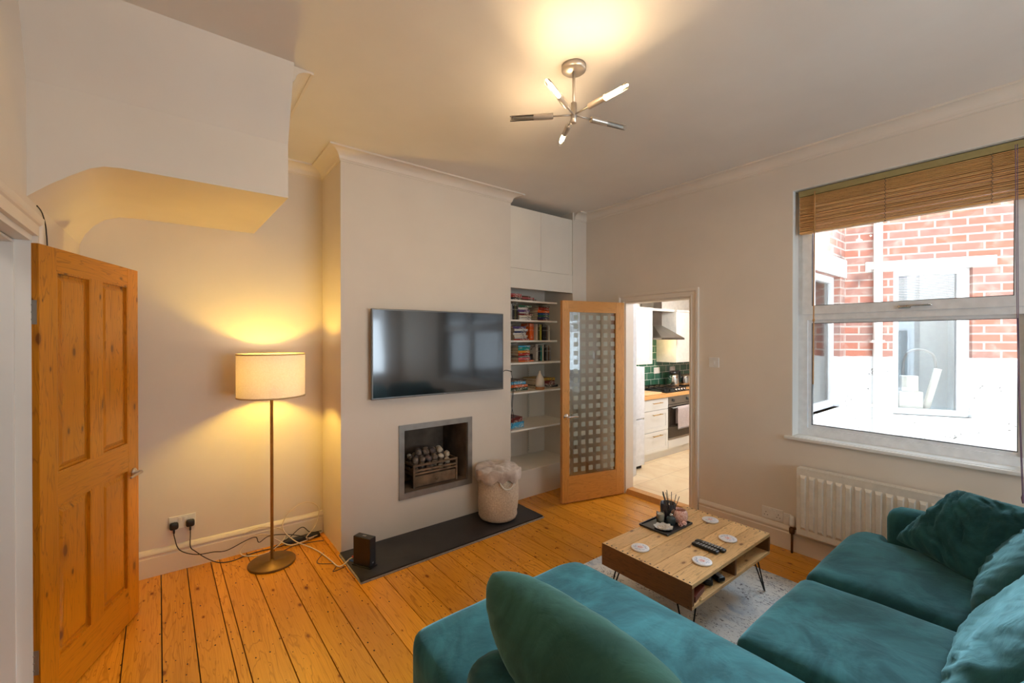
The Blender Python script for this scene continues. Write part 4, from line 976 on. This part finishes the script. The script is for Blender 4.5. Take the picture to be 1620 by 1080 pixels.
for x, y, rz, lab, L in ((2.470, 1.262, radians(92), 'black remote control further back on the table', .175), (2.425, 1.268, radians(90), 'black remote control nearer the camera on the table', .155)):
    t = thing('remote_control', (x, y, zt), lab, 'remote control', rz=rz, group='black remote controls on the coffee table')
    b = B(); b.soft((0, 0, .009), (L, .038, .018), .008, 8); put('case', b, 'black', t, world=False)
    b = B()
    for i in range(7):
        for j in (-1, 0, 1): b.box((-L*.40+i*.017, j*.0105-.0035, .0178), (-L*.40+i*.017+.010, j*.0105+.0035, .0198), .001)
    put('buttons', b, 'keypad', t, world=False)
# things inside the table
zs = TB+.0195
t = thing('wooden_box', (2.125, 1.155, zs), 'red brown wooden stick box in the left shelf of the coffee table', 'box', rz=radians(10))
b = B(); b.box((-.07, -.016, 0), (.07, .016, .022), .003); put('body', b, 'leather', t, world=False); b = B(); b.box((-.07, -.017, .022), (.07, .017, .030), .002); put('lid', b, 'leather', t, world=False)
for x, y, rz, lab in ((2.36, 1.165, 1.2, 'black game controller beside the divider inside the coffee table'), (2.285, 1.18, .5, 'small black gadget in the left shelf of the coffee table')):
    t = thing('game_controller' if 'game' in lab else 'gadget', (x, y, zs), lab, 'gadget', rz=rz)
    b = B(); b.soft((0, 0, .016), (.075, .05, .030), .012, 6); put('case', b, 'black', t, world=False); b = B(); b.soft((0, 0, .031), (.055, .030, .006), .002, 4); put('face', b, 'greyplastic', t, world=False)
b = B(); b.tube([(0, 0, .006), (.03, .02, .006), (.06, .0, .006), (.09, .02, .012)], .006, 6); single('cable_bundle', b, plain('beige cable', srgb(206, 182, 140), .6), 'beige bundle of cable behind the game controller', 'cable', loc=(2.34, 1.24, zs), world=False)
b = B(); b.tube([(0, 0, .004), (.02, .01, .004), (.035, -.005, .004), (.02, -.015, .006), (.005, -.01, .004)], .0022, 6); single('keys', b, 'brass', 'small brass ring beside the red brown box', 'keys', loc=(2.085, 1.135, zs), world=False)
b = B(); b.soft((0, 0, .016), (.03, .05, .03), .006, 4); single('plastic_case', b, 'pot_white', 'small white case inside the right shelf of the coffee table', 'case', loc=(2.535, 1.18, zs), world=False)
b = B(); b.box((-.01, -.1, 0), (.01, .1, .085), .002); single('white_box', b, 'whiteplastic', 'thin white box standing at the far right inside the table', 'box', loc=(2.86, 1.30, zs), world=False)

# ================================================================= BOOKSHELVES
SX0, SX1 = CX1+.003, 3.468
t = thing('bookcase', (3.0, 3.55, 0), 'built-in white bookshelves in the alcove right of the chimney', 'bookcase')
levels = [(2.002, 3.40, 3.30), (1.80, 3.40, 3.30), (1.590, 3.40, 3.30), (1.367, 3.325, SX1), (1.073, 3.325, SX1), (.700, 3.325, SX1)]
for z, y, x1 in levels:
    b = B(); b.box((SX0, y, z-.018), (x1, YB-.001, z), .0015); put('shelf', b, 'shelf', t)
b = B(); b.box((SX0, 3.312, .264), (SX1, YB-.001, .283), .002); put('shelf', b, 'shelf', t)
b = B(); b.box((SX0, 3.325, 0), (SX1, 3.34, .264)); put('plinth', b, 'shelf', t)
for x in (2.80, 3.22):
    b = B(); b.box((x-.013, YB-.008, .30), (x-.005, YB, 2.09)); b.box((x+.005, YB-.008, .30), (x+.013, YB, 2.09)); b.box((x-.013, YB-.003, .30), (x+.013, YB, 2.09))
    put('bracket_rail', b, 'shelf', t)
    b = B()
    for k in range(72): b.box((x-.004, YB-.0042, .32+k*.0245), (x+.004, YB-.0028, .332+k*.0245))
    put('rail_slots', b, 'greyplastic', t)
for z, y, x1 in levels:
    for x in (2.80, 3.22):
        b = B(); b.prism([(YB-.006, z-.018), (YB-.006, z-.06), (y+.10, z-.03), (y+.07, z-.018)], 'x', x-.004, x+.004); put('bracket', b, 'shelf', t)
for z, x in ((1.59, 3.062), (1.367, 3.150)):
    b = B(); b.box((x, 3.46, z), (x+.006, 3.62, z+.175), .001); put('bookend', b, 'shelf', t)
t = thing('wall_cabinet', (3.0, 3.33, 2.11), 'white boxed-in cupboard above the bookshelves', 'cupboard')
b = B(); b.box((SX0, 3.335, 2.112), (SX1+.01, 3.355, 2.300)); b.box((SX0, 3.355, 2.29), (SX1, YB-.001, 2.305)); b.box((SX0, 3.35, 2.305), (SX0+.016, YB-.001, 2.915)); b.box((SX0, 3.36, 2.905), (SX1, YB-.001, 2.918)); b.box((3.418, 3.34, 2.308), (3.486, 3.36, 2.92)); put('carcass', b, 'cab', t)
for x0, x1 in ((2.592, 3.004), (3.007, 3.414)):
    b = B(); b.box((x0, 3.336, 2.308), (x1, 3.354, 2.918), .0015); put('door', b, 'cab', t)
b = B(); b.box((2.571, 3.34, 2.305), (2.590, 3.352, 2.92)); b.box((SX0, 3.3405, 2.296), (3.486, 3.35, 2.3065)); put('filler_strip', b, 'shelf', t)
# books
_bm = {}
def bookmat(c, title=None):
    k = (c, title)
    if k in _bm: return _bm[k]
    m, nt, p = newmat('book cover'); v = coords(nt)
    fg = srgb(*title) if title else tuple(min(1, x*1.6+.02) for x in srgb(*c)[:3])+(1,)
    lines = noi(nt, coords(nt, (1, 1, 1)), 95, 2, .5)
    band = ramp(nt, noi(nt, coords(nt, (.4, 1, 1)), 22, 1), (.50, G0), (.56, G1))
    nt.links.new(mix(nt, srgb(*c), fg, math_(nt, 'MULTIPLY', ramp(nt, lines, (.50, G0), (.56, G1)), math_(nt, 'MULTIPLY', band, .85))), p.inputs['Base Color'])
    p.inputs['Roughness'].default_value = .4; _bm[k] = m; return m
M['paper'] = plain('book paper', srgb(222, 210, 186), .9)
def book(lying, x, y, z, L, th_, D, c, label, group, title=None, rz=0, name='book'):
    """lying: length L along x, thickness th_, depth D; standing: thickness th_ along x, height L"""
    o = thing(name, (x, y, z), label, 'book' if name == 'book' else 'board game', group, rz)
    m = bookmat(c, title); cv = B(); pg = B(); k = .0022
    if lying:
        cv.box((0, 0, 0), (L, D, k)); cv.box((0, 0, th_-k), (L, D, th_)); cv.box((0, 0, 0), (L, k, th_)); pg.box((k*1.5, k, k), (L-k*1.5, D-k*1.5, th_-k))
    else:
        cv.box((0, 0, 0), (k, D, L)); cv.box((th_-k, 0, 0), (th_, D, L)); cv.box((0, 0, 0), (th_, k, L)); pg.box((k, k, k*1.5), (th_-k, D-k*1.5, L-k*1.5))
    put('cover', cv, m, o, world=False); put('pages', pg, 'paper', o, world=False); return o
CN = {'black': (34, 30, 32), 'white': (214, 206, 196), 'green': (40, 96, 66), 'dark green': (34, 66, 46), 'purple': (84, 62, 110), 'red': (168, 46, 34), 'dark red': (110, 34, 32), 'orange': (222, 98, 34), 'amber': (216, 140, 44), 'blue': (44, 84, 150), 'navy': (44, 50, 92),
      'teal': (30, 140, 128), 'sky blue': (70, 160, 196), 'yellow': (196, 186, 70), 'brown': (104, 70, 50), 'grey': (140, 134, 126), 'pink': (196, 92, 96), 'mustard': (206, 164, 60), 'cream': (222, 210, 186), 'olive': (86, 80, 48)}
ORD = ['bottom', 'second up', 'third up', 'fourth up', 'fifth up', 'sixth up', 'seventh up', 'eighth up', 'ninth up']
def pile(x, y, z, items, where, group, D=.15, name='book', kind='book'):
    for i, (c, th_, L, dx) in enumerate(items):
        pos = 'top' if i == len(items)-1 else ORD[i]
        book(True, x+dx, y+random.uniform(-.006, .006), z, L, th_, D, CN[c], f'{c} {kind}, {pos}, {where}', group, (226, 214, 196) if c not in ('white', 'cream', 'yellow', 'mustard') else (90, 70, 70), 0, name); z += th_+.0004
def row(x, y, z, items, where, group):
    for i, (c, th_, H) in enumerate(items):
        pos = ['first', 'second', 'third', 'fourth', 'fifth', 'sixth'][i]
        book(False, x, y, z, H, th_, .14, CN[c], f'{c} upright book, {pos} from left, {where}', group, (220, 210, 196) if c not in ('white', 'cream', 'yellow') else (60, 60, 60)); x += th_+.001
Y3 = 3.455
pile(2.64, Y3, 2.0025, [('black', .028, .18, 0), ('red', .022, .20, 0), ('pink', .018, .19, .01)], 'left pile on the very top shelf', 'books on the very top shelf')
pile(2.85, Y3, 2.0025, [('brown', .020, .19, 0), ('pink', .018, .165, 0), ('brown', .014, .13, .0)], 'right pile on the very top shelf', 'books on the very top shelf')
row(2.655, Y3, 1.8005, [('dark green', .024, .16), ('black', .022, .168), ('white', .016, .165), ('black', .026, .17), ('olive', .026, .16), ('black', .018, .165)], 'upper row beside the white and green pile', 'books on the second shelf')
pile(2.80, Y3, 1.8005, [('white', .026, .165, .01), ('cream', .024, .165, .005), ('dark red', .018, .20, .0), ('white', .014, .12, .01), ('purple', .024, .16, -.005), ('white', .026, .13, .0), ('green', .020, .175, 0)], 'left pile on the second shelf', 'books on the second shelf')
pile(3.065, Y3, 1.8005, [('dark red', .014, .18, 0), ('navy', .026, .17, 0), ('green', .022, .175, 0), ('blue', .022, .165, .005), ('orange', .030, .17, 0), ('red', .026, .15, .015), ('brown', .014, .165, .005)], 'right pile on the second shelf', 'books on the second shelf')
row(2.65, Y3+.02, 1.5905, [('dark red', .03, .18), ('dark red', .03, .18)], 'red pair behind the third shelf pile', 'books on the third shelf')
pile(2.735, Y3-.01, 1.5905, [('red', .016, .205, 0), ('white', .017, .16, .01), ('cream', .020, .18, .0), ('white', .024, .17, -.01), ('navy', .014, .16, 0), ('white', .026, .18, .0), ('purple', .026, .17, -.01)], 'left pile on the third shelf', 'books on the third shelf', .14)
row(2.948, Y3, 1.5905, [('orange', .042, .178), ('orange', .018, .174)], 'orange pair on the third shelf', 'books on the third shelf')
row(3.075, Y3, 1.5905, [('olive', .020, .175), ('yellow', .026, .17)], 'middle of the third shelf', 'books on the third shelf')
row(3.135, Y3, 1.5905, [('black', .024, .172), ('black', .026, .172), ('brown', .016, .165), ('grey', .018, .165), ('cream', .018, .16)], 'right end of the third shelf', 'books on the third shelf')
row(2.66, Y3+.02, 1.3675, [('dark green', .03, .16), ('olive', .025, .165)], 'dark pair at the left of the fourth shelf', 'books on the fourth shelf')
pile(2.775, Y3-.03, 1.3675, [('orange', .017, .205, 0), ('pink', .028, .155, 0), ('grey', .016, .14, .01), ('red', .030, .155, 0), ('amber', .024, .155, .0), ('teal', .034, .155, -.002), ('sky blue', .018, .16, .0)], 'left pile on the fourth shelf', 'books on the fourth shelf', .14)
row(3.04, Y3, 1.3675, [('white', .032, .178), ('black', .030, .172), ('teal', .022, .17)], 'middle of the fourth shelf', 'books on the fourth shelf')
row(3.17, Y3, 1.3675, [('black', .024, .175), ('grey', .02, .175), ('brown', .02, .17), ('grey', .022, .16)], 'right end of the fourth shelf', 'books on the fourth shelf')
t = thing('mug', (3.0, 3.51, 1.3675), 'small black mug beside the tall book pile on the fourth shelf', 'mug')
b = B(); b.lathe([(0, 0), (.032, 0), (.034, .004), (.034, .078), (.031, .078), (.030, .01), (0, .008)], seg=28); put('cup', b, 'black', t, world=False); b = B(); b.tube([(-.030, -.015, .062), (-.05, -.025, .058), (-.052, -.026, .03), (-.032, -.016, .018)], .005, 8); put('handle', b, 'black', t, world=False)
pile(2.60, 3.42, 1.0735, [('dark green', .034, .30, 0), ('orange', .030, .27, .02), ('sky blue', .032, .27, .0), ('brown', .012, .27, 0)], 'left pile on the shelf with the white bottle', 'flat boxes beside the white bottle', .28, 'board_game', 'game box')
pile(3.055, 3.46, 1.0735, [('black', .026, .32, 0), ('dark red', .050, .25, .02), ('mustard', .028, .25, .015)], 'right pile on the shelf with the white bottle', 'flat boxes beside the white bottle', .26, 'board_game', 'game box')
pile(2.60, 3.40, .7005, [('sky blue', .060, .23, 0), ('dark red', .050, .205, 0)], 'lowest pile, left end of the sixth shelf', 'flat boxes on the lowest filled shelf', .22, 'board_game', 'game box')
t = thing('aroma_diffuser', (3.035, 3.385, 1.0735), 'white ceramic bottle on a wooden foot, on the fifth shelf', 'diffuser')
b = B(); b.lathe([(0, 0), (.046, 0), (.048, .003), (.048, .028), (0, .028)], seg=36); put('foot', b, 'cream_base', t, world=False)
b = B(); b.lathe([(.047, .028), (.048, .06), (.046, .10), (.034, .135), (.018, .16), (.012, .175), (.011, .19), (.005, .196), (0, .196)], seg=36); put('bottle', b, 'pot_white', t, world=False)

# ================================================================= CABLES BY THE LAMP
def cable(pts, r, mat, label, name='cable'):
    b = B(); b.tube(pts, r, 8); return single(name, b, mat, label, 'cable', loc=pts[0])
cable([(1.02, 3.07, .05), (.985, 3.10, .05), (.93, 3.11, .012), (.90, 3.13, .008), (.885, 3.24, .007), (.86, 3.40, .007), (.82, 3.53, .010), (.73, 3.67, .04), (.66, 3.73, .14), (.72, 3.755, .24), (.84, 3.76, .285), (.93, 3.75, .22), (.90, 3.72, .10), (.82, 3.68, .03), (.90, 3.70, .02), (.955, 3.72, .03)], .0042, 'cord_white', 'white cable looping up beside the skirting to the router')
cable([(.90, 3.71, .012), (.80, 3.67, .012), (.70, 3.66, .016), (.62, 3.71, .06), (.54, 3.73, .12), (.44, 3.745, .10), (.38, 3.73, .03), (.43, 3.68, .006), (.55, 3.655, .006), (.66, 3.70, .05), (.67, 3.73, .11), (.60, 3.75, .15), (.50, 3.76, .17), (.40, 3.755, .15)], .0038, 'cord_white', 'white cable coiled behind the lamp base')
cable([(.95, 3.74, .03), (.86, 3.72, .05), (.80, 3.735, .10), (.70, 3.72, .045), (.60, 3.69, .02), (.56, 3.64, .006), (.62, 3.60, .006), (.72, 3.64, .010), (.86, 3.62, .010), (.93, 3.60, .006)], .0032, 'cord_black', 'dark cable tangled on the floor in the alcove corner')
cable([(.88, 3.40, .005), (.80, 3.27, .005), (.90, 3.17, .005), (.86, 3.08, .005), (.95, 3.10, .005)], .0022, 'cord_black', 'thin dark wire bent on the boards left of the router')
b = B(); b.box((-.13, -.028, 0), (.13, .028, .03), .006); single('extension_lead', b, 'black', 'black power strip on the floor in the alcove corner', 'extension lead', loc=(.80, 3.725, .001), world=False, rz=.02)
b = B(); b.tube([(XL+.003, 2.70, 2.17), (XL+.006, 2.76, 2.16), (XL+.006, 2.82, 2.13), (XL+.006, 2.85, 2.09), (XL+.006, 2.87, 1.99), (XL+.006, 2.88, 1.6)], .0026, 6); single('wall_wire', b, 'cord_black', 'thin wire on the wall above the pine door', 'cable', loc=(XL, 2.8, 2.1))

# ================================================================= KITCHEN
KF = 3.185+.015
t = thing('larder_cupboard', (3.9, 2.87, .04), 'tall white cupboard just inside the kitchen doorway', 'cupboard')
b = B(); b.box((3.82, 2.875, .10), (3.975, 3.2, 2.35)); put('carcass', b, 'fridge', t)
b = B(); b.box((3.822, 2.855, .12), (3.973, 2.875, 2.34), .003); put('door', b, 'fridge', t)
b = B(); b.box((3.83, 2.90, .04), (3.97, 3.2, .10)); put('plinth', b, 'void', t)
t = thing('refrigerator', (4.2, 3.12, .04), 'white fridge freezer beside the drawer unit', 'fridge')
b = B(); b.box((3.985, 3.15, .09), (4.475, YB-.03, 1.27), .008); put('body', b, 'fridge', t)
b = B(); b.box((3.985, 3.10, .65), (4.478, 3.148, 1.27), .008); put('door', b, 'fridge', t)
b = B(); b.box((3.985, 3.10, .085), (4.478, 3.148, .635), .008); put('door', b, 'fridge', t)
b = B(); b.box((4.0, 3.14, .04), (4.47, 3.7, .09)); put('kick_plate', b, 'void', t)
def drawer_front(x0, x1, z0, z1, y, t, nm='drawer', shaker=True, hd='h', hx=None, mat='white'):
    b = B(); b.box((x0, y+.006, z0), (x1, y+.02, z1)); e = .05
    if shaker:
        b.box((x0, y, z0), (x0+e, y+.008, z1), .001); b.box((x1-e, y, z0), (x1, y+.008, z1), .001); b.box((x0+e, y, z0), (x1-e, y+.008, z0+e), .001); b.box((x0+e, y, z1-e), (x1-e, y+.008, z1), .001)
    else: b.box((x0, y, z0), (x1, y+.008, z1), .002)
    o = put(nm, b, mat, t)
    if hd == 'h':
        c = (x0+x1)/2; zz = z1-.05; w = .10
        b = B(); b.tube([(c-w, y-.03, zz), (c+w, y-.03, zz)], .006, 8, False); b.tube([(c-w*.8, y, zz), (c-w*.8, y-.03, zz)], .004, 6, False); b.tube([(c+w*.8, y, zz), (c+w*.8, y-.03, zz)], .004, 6, False); put('handle', b, 'brass', o)
    return o
t = thing('drawer_unit', (4.87, 3.4, .04), 'white three drawer kitchen unit with brass bar handles', 'kitchen unit')
b = B(); b.box((4.60, KF+.021, .15), (5.145, YB-.03, .838)); put('carcass', b, 'white', t)
drawer_front(4.612, 5.142, .69, .832, KF, t, shaker=False); drawer_front(4.612, 5.142, .418, .684, KF, t); drawer_front(4.612, 5.142, .15, .412, KF, t)
b = B(); b.box((4.48, KF+.05, .04), (8.0, KF+.065, .148)); b.box((4.60, KF+.02, .135), (8.0, KF+.05, .15)); single('kitchen_plinth', b, 'white', 'white plinth along the foot of the kitchen units', 'plinth', loc=(5.5, KF, .04))
t = thing('oven', (5.43, 3.4, .15), 'built-in electric oven under the hob', 'oven')
b = B(); b.box((5.15, KF+.02, .24), (5.745, YB-.05, .838)); put('body', b, 'black', t)
b = B(); b.box((5.15, KF, .735), (5.745, KF+.02, .838), .002); f_ = put('control_panel', b, 'ovensteel', t)
for x in (5.25, 5.60): b = B(); b.lathe([(.022, 0), (.020, .022), (0, .024)], m=Matrix.Translation((x, KF, .785)) @ Matrix.Rotation(pi/2, 4, 'X'), seg=20); put('knob', b, 'black', f_)
b = B(); b.box((5.15, KF, .262), (5.745, KF+.02, .728), .002); d = put('door', b, 'ovenglass', t)
b = B(); b.box((5.15, KF-.003, .705), (5.745, KF, .728)); b.box((5.15, KF-.003, .262), (5.745, KF, .285)); put('door_trim', b, 'ovensteel', d)
b = B(); b.tube([(5.19, KF-.045, .69), (5.71, KF-.045, .69)], .009, 10, False); b.tube([(5.22, KF, .69), (5.22, KF-.045, .69)], .006, 8, False); b.tube([(5.68, KF, .69), (5.68, KF-.045, .69)], .006, 8, False); put('handle', b, 'steel', d)
t = thing('oven_filler', (5.43, KF, .15), 'white panel below the oven', 'panel'); b = B(); b.box((5.15, KF, .15), (5.745, KF+.02, .258), .002); put('panel', b, 'white', t)
b = B(); n = 24; vs = []; xs = [5.275+i*.36/n for i in range(n+1)]
path = [(-.032, .47), (-.033, .60), (-.034, .68), (-.040, .701), (-.047, .705), (-.056, .70), (-.060, .66), (-.058, .55), (-.062, .42)]
for i, x in enumerate(xs):
    for j, (dy, z) in enumerate(path):
        wv = .006*noise.noise(Vector((x*12, z*4, 0)))*(1 if j in (0, 1, 7, 8) else .2); vs.append((x, KF+dy+wv-(.004 if j > 4 else 0), z+(.012*noise.noise(Vector((x*9, 4, j))) if j in (0, 8) else 0)))
m_ = len(path); b.faces(vs, [(i*m_+j, i*m_+j+1, (i+1)*m_+j+1, (i+1)*m_+j) for i in range(n) for j in range(m_-1)], True)
for i in range(0, n, 1): b.tube([(xs[i]+.007, KF-.064, .425), (xs[i]+.006, KF-.066, .40)], .003, 5, False)
single('tea_towel', b, 'towel', 'grey tasselled tea towel hanging on the oven handle', 'towel', loc=(5.45, KF-.05, .7))
t = thing('kitchen_unit', (6.8, 3.4, .04), 'white base unit to the right of the oven', 'kitchen unit')
b = B(); b.box((5.75, KF+.021, .15), (8.0, YB-.03, .838)); put('carcass', b, 'white', t); drawer_front(5.752, 6.3, .15, .832, KF, t, 'door', hd='')
b = B(); b.box((4.49, KF-.02, .840), (8.0, YB-.001, .882), .003); single('worktop', b, 'worktop', 'oiled oak kitchen worktop', 'worktop', loc=(6, 3.4, .84))
zw = .8825
t = thing('gas_hob', (5.44, 3.47, zw), 'black gas hob on the oak worktop', 'hob')
b = B(); b.box((5.15, 3.23, zw), (5.74, 3.73, zw+.01), .003); put('plate', b, 'black', t)
for x in (5.29, 5.60):
    for y in (3.36, 3.60):
        b = B(); b.lathe([(.04, 0), (.045, .012), (.03, .02), (0, .021)], (x, y, zw+.01), 20); put('burner', b, 'black', t)
for x0, x1 in ((5.18, 5.44), (5.45, 5.71)):
    b = B()
    for y in (3.28, 3.48, 3.70): b.tube([(x0, y, zw+.045), (x1, y, zw+.045)], .006, 6, False)
    for x in (x0, (x0+x1)/2, x1): b.tube([(x, 3.28, zw+.045), (x, 3.70, zw+.045)], .006, 6, False); b.tube([(x, 3.28, zw+.045), (x, 3.28, zw+.008)], .006, 6, False); b.tube([(x, 3.70, zw+.045), (x, 3.70, zw+.008)], .006, 6, False)
    put('pan_support', b, 'blackmetal', t)
for k in range(4): b = B(); b.lathe([(.018, 0), (.017, .028), (0, .029)], (5.42+k*.07, 3.255, zw+.01), 16); put('knob', b, 'chrome', t)
b = B(); b.soft((0, 0, .012), (.42, .28, .024), .006, 5); single('chopping_board', b, 'board', 'pale wooden chopping board at the left end of the worktop', 'chopping board', loc=(4.83, 3.36, zw+.001), world=False)
t = thing('kettle', (5.90, 3.58, zw), 'tall steel kettle with a black lid and handle', 'kettle')
b = B(); b.lathe([(0, 0), (.075, 0), (.078, .01), (.070, .13), (.064, .20), (0, .20)], seg=36); put('body', b, 'chrome', t, world=False)
b = B(); b.lathe([(.066, .20), (.064, .225), (.045, .245), (0, .25)], seg=30); b.soft((-.07, 0, .225), (.05, .03, .03), .01, 4); put('lid', b, 'black', t, world=False)
b = B(); b.tube([(.05, -.01, .235), (.12, -.02, .235), (.135, -.02, .19), (.125, -.02, .08), (.08, -.01, .03)], .012, 8); put('handle', b, 'black', t, world=False)
t = thing('toaster', (6.24, 3.56, zw), 'polished steel toaster right of the kettle', 'toaster')
b = B(); b.soft((0, 0, .095), (.34, .17, .17), .045, 10); put('body', b, 'chrome', t, world=False); b = B(); b.box((-.155, -.075, 0), (.155, .075, .02)); b.box((-.12, -.05, .178), (.12, -.02, .182)); b.box((-.12, .02, .178), (.12, .05, .182)); put('base', b, 'black', t, world=False)
for x, lab in ((5.74, 'white socket on the green tiles left of the kettle'), (6.16, 'white socket on the green tiles above the toaster')):
    t = thing('wall_socket', (x, YB-.022, 1.13), lab, 'socket'); b = B(); b.box((-.075, -.009, -.045), (.075, 0, .045), .003); put('plate', b, 'whiteplastic', t, world=False); b = B(); b.box((-.05, -.013, .008), (-.03, -.009, .032)); b.box((.03, -.013, .008), (.05, -.009, .032)); put('rocker', b, 'whiteplastic', t, world=False)
def wallcab(x0, x1, ndoor, lab):
    t = thing('kitchen_wall_cabinet', ((x0+x1)/2, 3.6, 1.262), lab, 'wall cupboard'); b = B(); b.box((x0, 3.465, 1.262), (x1, YB-.001, 2.015)); put('carcass', b, 'kitchen_white', t); w = (x1-x0)/ndoor
    for i in range(ndoor): drawer_front(x0+i*w+.002, x0+(i+1)*w-.002, 1.264, 2.0, 3.445, t, 'door', hd='', mat='kitchen_white')
    b = B(); b.box((x0, 3.43, 2.0), (x1, 3.47, 2.03), .004); put('cornice_strip', b, 'kitchen_white', t)
wallcab(4.10, 5.155, 2, 'cream wall cupboard left of the cooker hood'); wallcab(5.74, 7.0, 2, 'cream wall cupboard right of the cooker hood')
b = B(); b.box((5.155, 3.47, 2.0), (5.74, YB-.001, 2.03)); single('hood_pelmet', b, 'kitchen_white', 'cream strip bridging the gap above the cooker hood', 'pelmet', loc=(5.45, 3.6, 2.0))
t = thing('cooker_hood', (5.45, 3.6, 1.6), 'pyramid stainless cooker hood with a square chimney', 'cooker hood')
b = B(); hx0, hx1, hy0 = 5.165, 5.735, 3.31; cx0, cx1, cy0 = 5.345, 5.555, 3.56; zb = 1.60
b.faces([(hx0, hy0, zb+.02), (hx1, hy0, zb+.02), (hx1, YB-.03, zb+.02), (hx0, YB-.03, zb+.02), (cx0, cy0, 1.80), (cx1, cy0, 1.80), (cx1, YB-.03, 1.80), (cx0, YB-.03, 1.80)], [(0, 1, 5, 4), (1, 2, 6, 5), (2, 3, 7, 6), (3, 0, 4, 7)])
b.box((hx0, hy0, zb-.005), (hx1, YB-.03, zb+.021)); put('canopy', b, 'hood', t)
b = B(); b.box((cx0, cy0, 1.80), (cx1, YB-.03, 2.41)); put('chimney', b, 'hood', t)
light('hood_light', 'POINT', (5.52, 3.45, 1.56), 3.5, (1, .78, .42), size=.02)

# ================================================================= YARD
O = Vector((5.2, 1.31, 0)); dr = Vector((.471, -.882, 0)).normalized(); rzb = math.atan2(dr.y, dr.x)
yard = thing('neighbour_wall', O, 'neighbouring brick wall, white painted below, seen through the window', 'brick wall', rz=rzb, kind='structure')
b = B(); w0, w1, v0, v1 = .375, .935, .89, 2.26; T_ = .22
b.box((0, 0, -.1), (w0, T_, 3.15)); b.box((w1, 0, -.1), (4.2, T_, 3.15)); b.box((w0, 0, -.1), (w1, T_, v0)); b.box((w0, 0, v1), (w1, T_, 3.15))
put('brickwork', b, 'brick', yard, world=False)
b = B(); b.box((.16, -.012, 2.25), (1.09, .02, 2.345), .003); put('lintel', b, 'white', yard, world=False)
b = B(); b.box((w0-.02, -.03, v0-.06), (w1+.03, .06, v0), .004); put('sill', b, 'white', yard, world=False)
t = thing('window_2', O+dr*w0+Vector((0, 0, v0)), 'white framed neighbour window in the brick wall across the yard', 'window', rz=rzb, kind='structure')
ww, hh = w1-w0, v1-v0
b = B(); e = .055; y0, y1 = .05, .10
b.ring('y', y0, y1, (0, ww, 0, hh), (e, ww-e-.03, e, hh-e)); put('frame', b, 'upvc', t, world=False)
b = B(); b.box((e*.9, y0+.02, e*.9), (ww-e-.02, y0+.024, hh-e*.9)); put('glass', b, 'glass', t, world=False)
b = B()
for k in range(24): b.box((e, y1+.03, hh-e-.02-k*.016), (ww-e, y1+.05, hh-e-.018-k*.016+.003))
put('blind_slats', b, 'whiteplastic', t, world=False)
b = B(); b.box((-.1, .55, -.3), (ww+.1, .6, hh+.2)); b.box((-.1, .12, -.3), (-.05, .6, hh+.2)); b.box((ww+.05, .12, -.3), (ww+.1, .6, hh+.2)); put('room_recess', b, plain('dim blue grey interior', srgb(150, 160, 166), .9), t, world=False)
# objects on the neighbour's sill, dimly seen
o = O+dr*(w0+.18)+Vector((.08, .05, 0))
nrmv = Vector((-dr.y, dr.x, 0))
base = O+nrmv*.20
def yp(a, d, z): return O+dr*a+nrmv*d+Vector((0, 0, z))
b = B(); b.tube([yp(.53, .24, .9), yp(.53, .24, 1.30), yp(.56, .24, 1.46), yp(.66, .24, 1.50), yp(.76, .24, 1.44), yp(.78, .24, 1.28)], .012, 8); single('garden_hose', b, 'greyplastic', 'dark hose looped behind the neighbour window', 'hose', loc=yp(.53, .24, .9))
b = B(); b.tube([yp(.68, .18, .93), yp(.77, .18, 1.32)], .03, 10, False); single('cardboard_tube', b, 'whiteplastic', 'white tube leaning inside the neighbour window', 'tube', loc=yp(.68, .18, .93))
b = B(); b.obox(Matrix.Translation(yp(.46, .11, .9)) @ Matrix.Rotation(rzb, 4, 'Z'), (0, 0, 0), (.18, .10, .20), .01); b.obox(Matrix.Translation(yp(.46, .11, 1.1)) @ Matrix.Rotation(rzb, 4, 'Z'), (.02, .01, 0), (.15, .08, .15), .01); single('storage_tub', b, 'whiteplastic', 'white tubs on the sill inside the neighbour window', 'tub', loc=yp(.46, .11, .9))
# drainpipe
t = thing('drainpipe', yp(.245, -.05, 0), 'white plastic downpipe on the brick wall across the yard', 'drainpipe')
b = B(); b.lathe([(.034, 0), (.034, 3.1)], yp(.245, -.05, 0), 18); b.lathe([(.040, 2.72), (.040, 2.80)], yp(.245, -.05, 0), 18); put('pipe', b, 'whiteplastic', t)
for z in (.97, 1.58, 2.28): b = B(); b.obox(Matrix.Translation(yp(.245, -.05, z)) @ Matrix.Rotation(rzb, 4, 'Z'), (-.05, -.012, -.012), (.05, .05, .012), .003); put('bracket', b, 'whiteplastic', t)
# kitchen side window
t = thing('window_3', (4.6, 1.31, .95), 'white framed kitchen window in the side wall at the left of the yard', 'window', kind='structure')
b = B(); x0, x1, z0, z1 = KW; e = .06
b.ring('y', 1.36, 1.43, (x0, x1, z0, z1), (x0+e, x1-e, z0+e, z1-e)); put('frame', b, 'upvc', t)
b = B(); b.box((x0+e, 1.39, z0+e), (x1-e, 1.395, z1-e)); put('glass', b, 'glass', t)
b = B(); b.box((x0-.1, 1.29, z1), (x1+.14, 1.32, z1+.17), .003); put('lintel', b, 'white', t)
b = B(); b.box((x0-.06, 1.22, z0-.10), (x1+.06, 1.40, z0), .006); put('sill', b, 'white', t)
b = B(); b.box((XR+.25, -3.4, -.15), (7.6, 1.31, -.1)); struct('yard_ground', b, 'whiteplastic', 'pale concrete yard', 'ground')
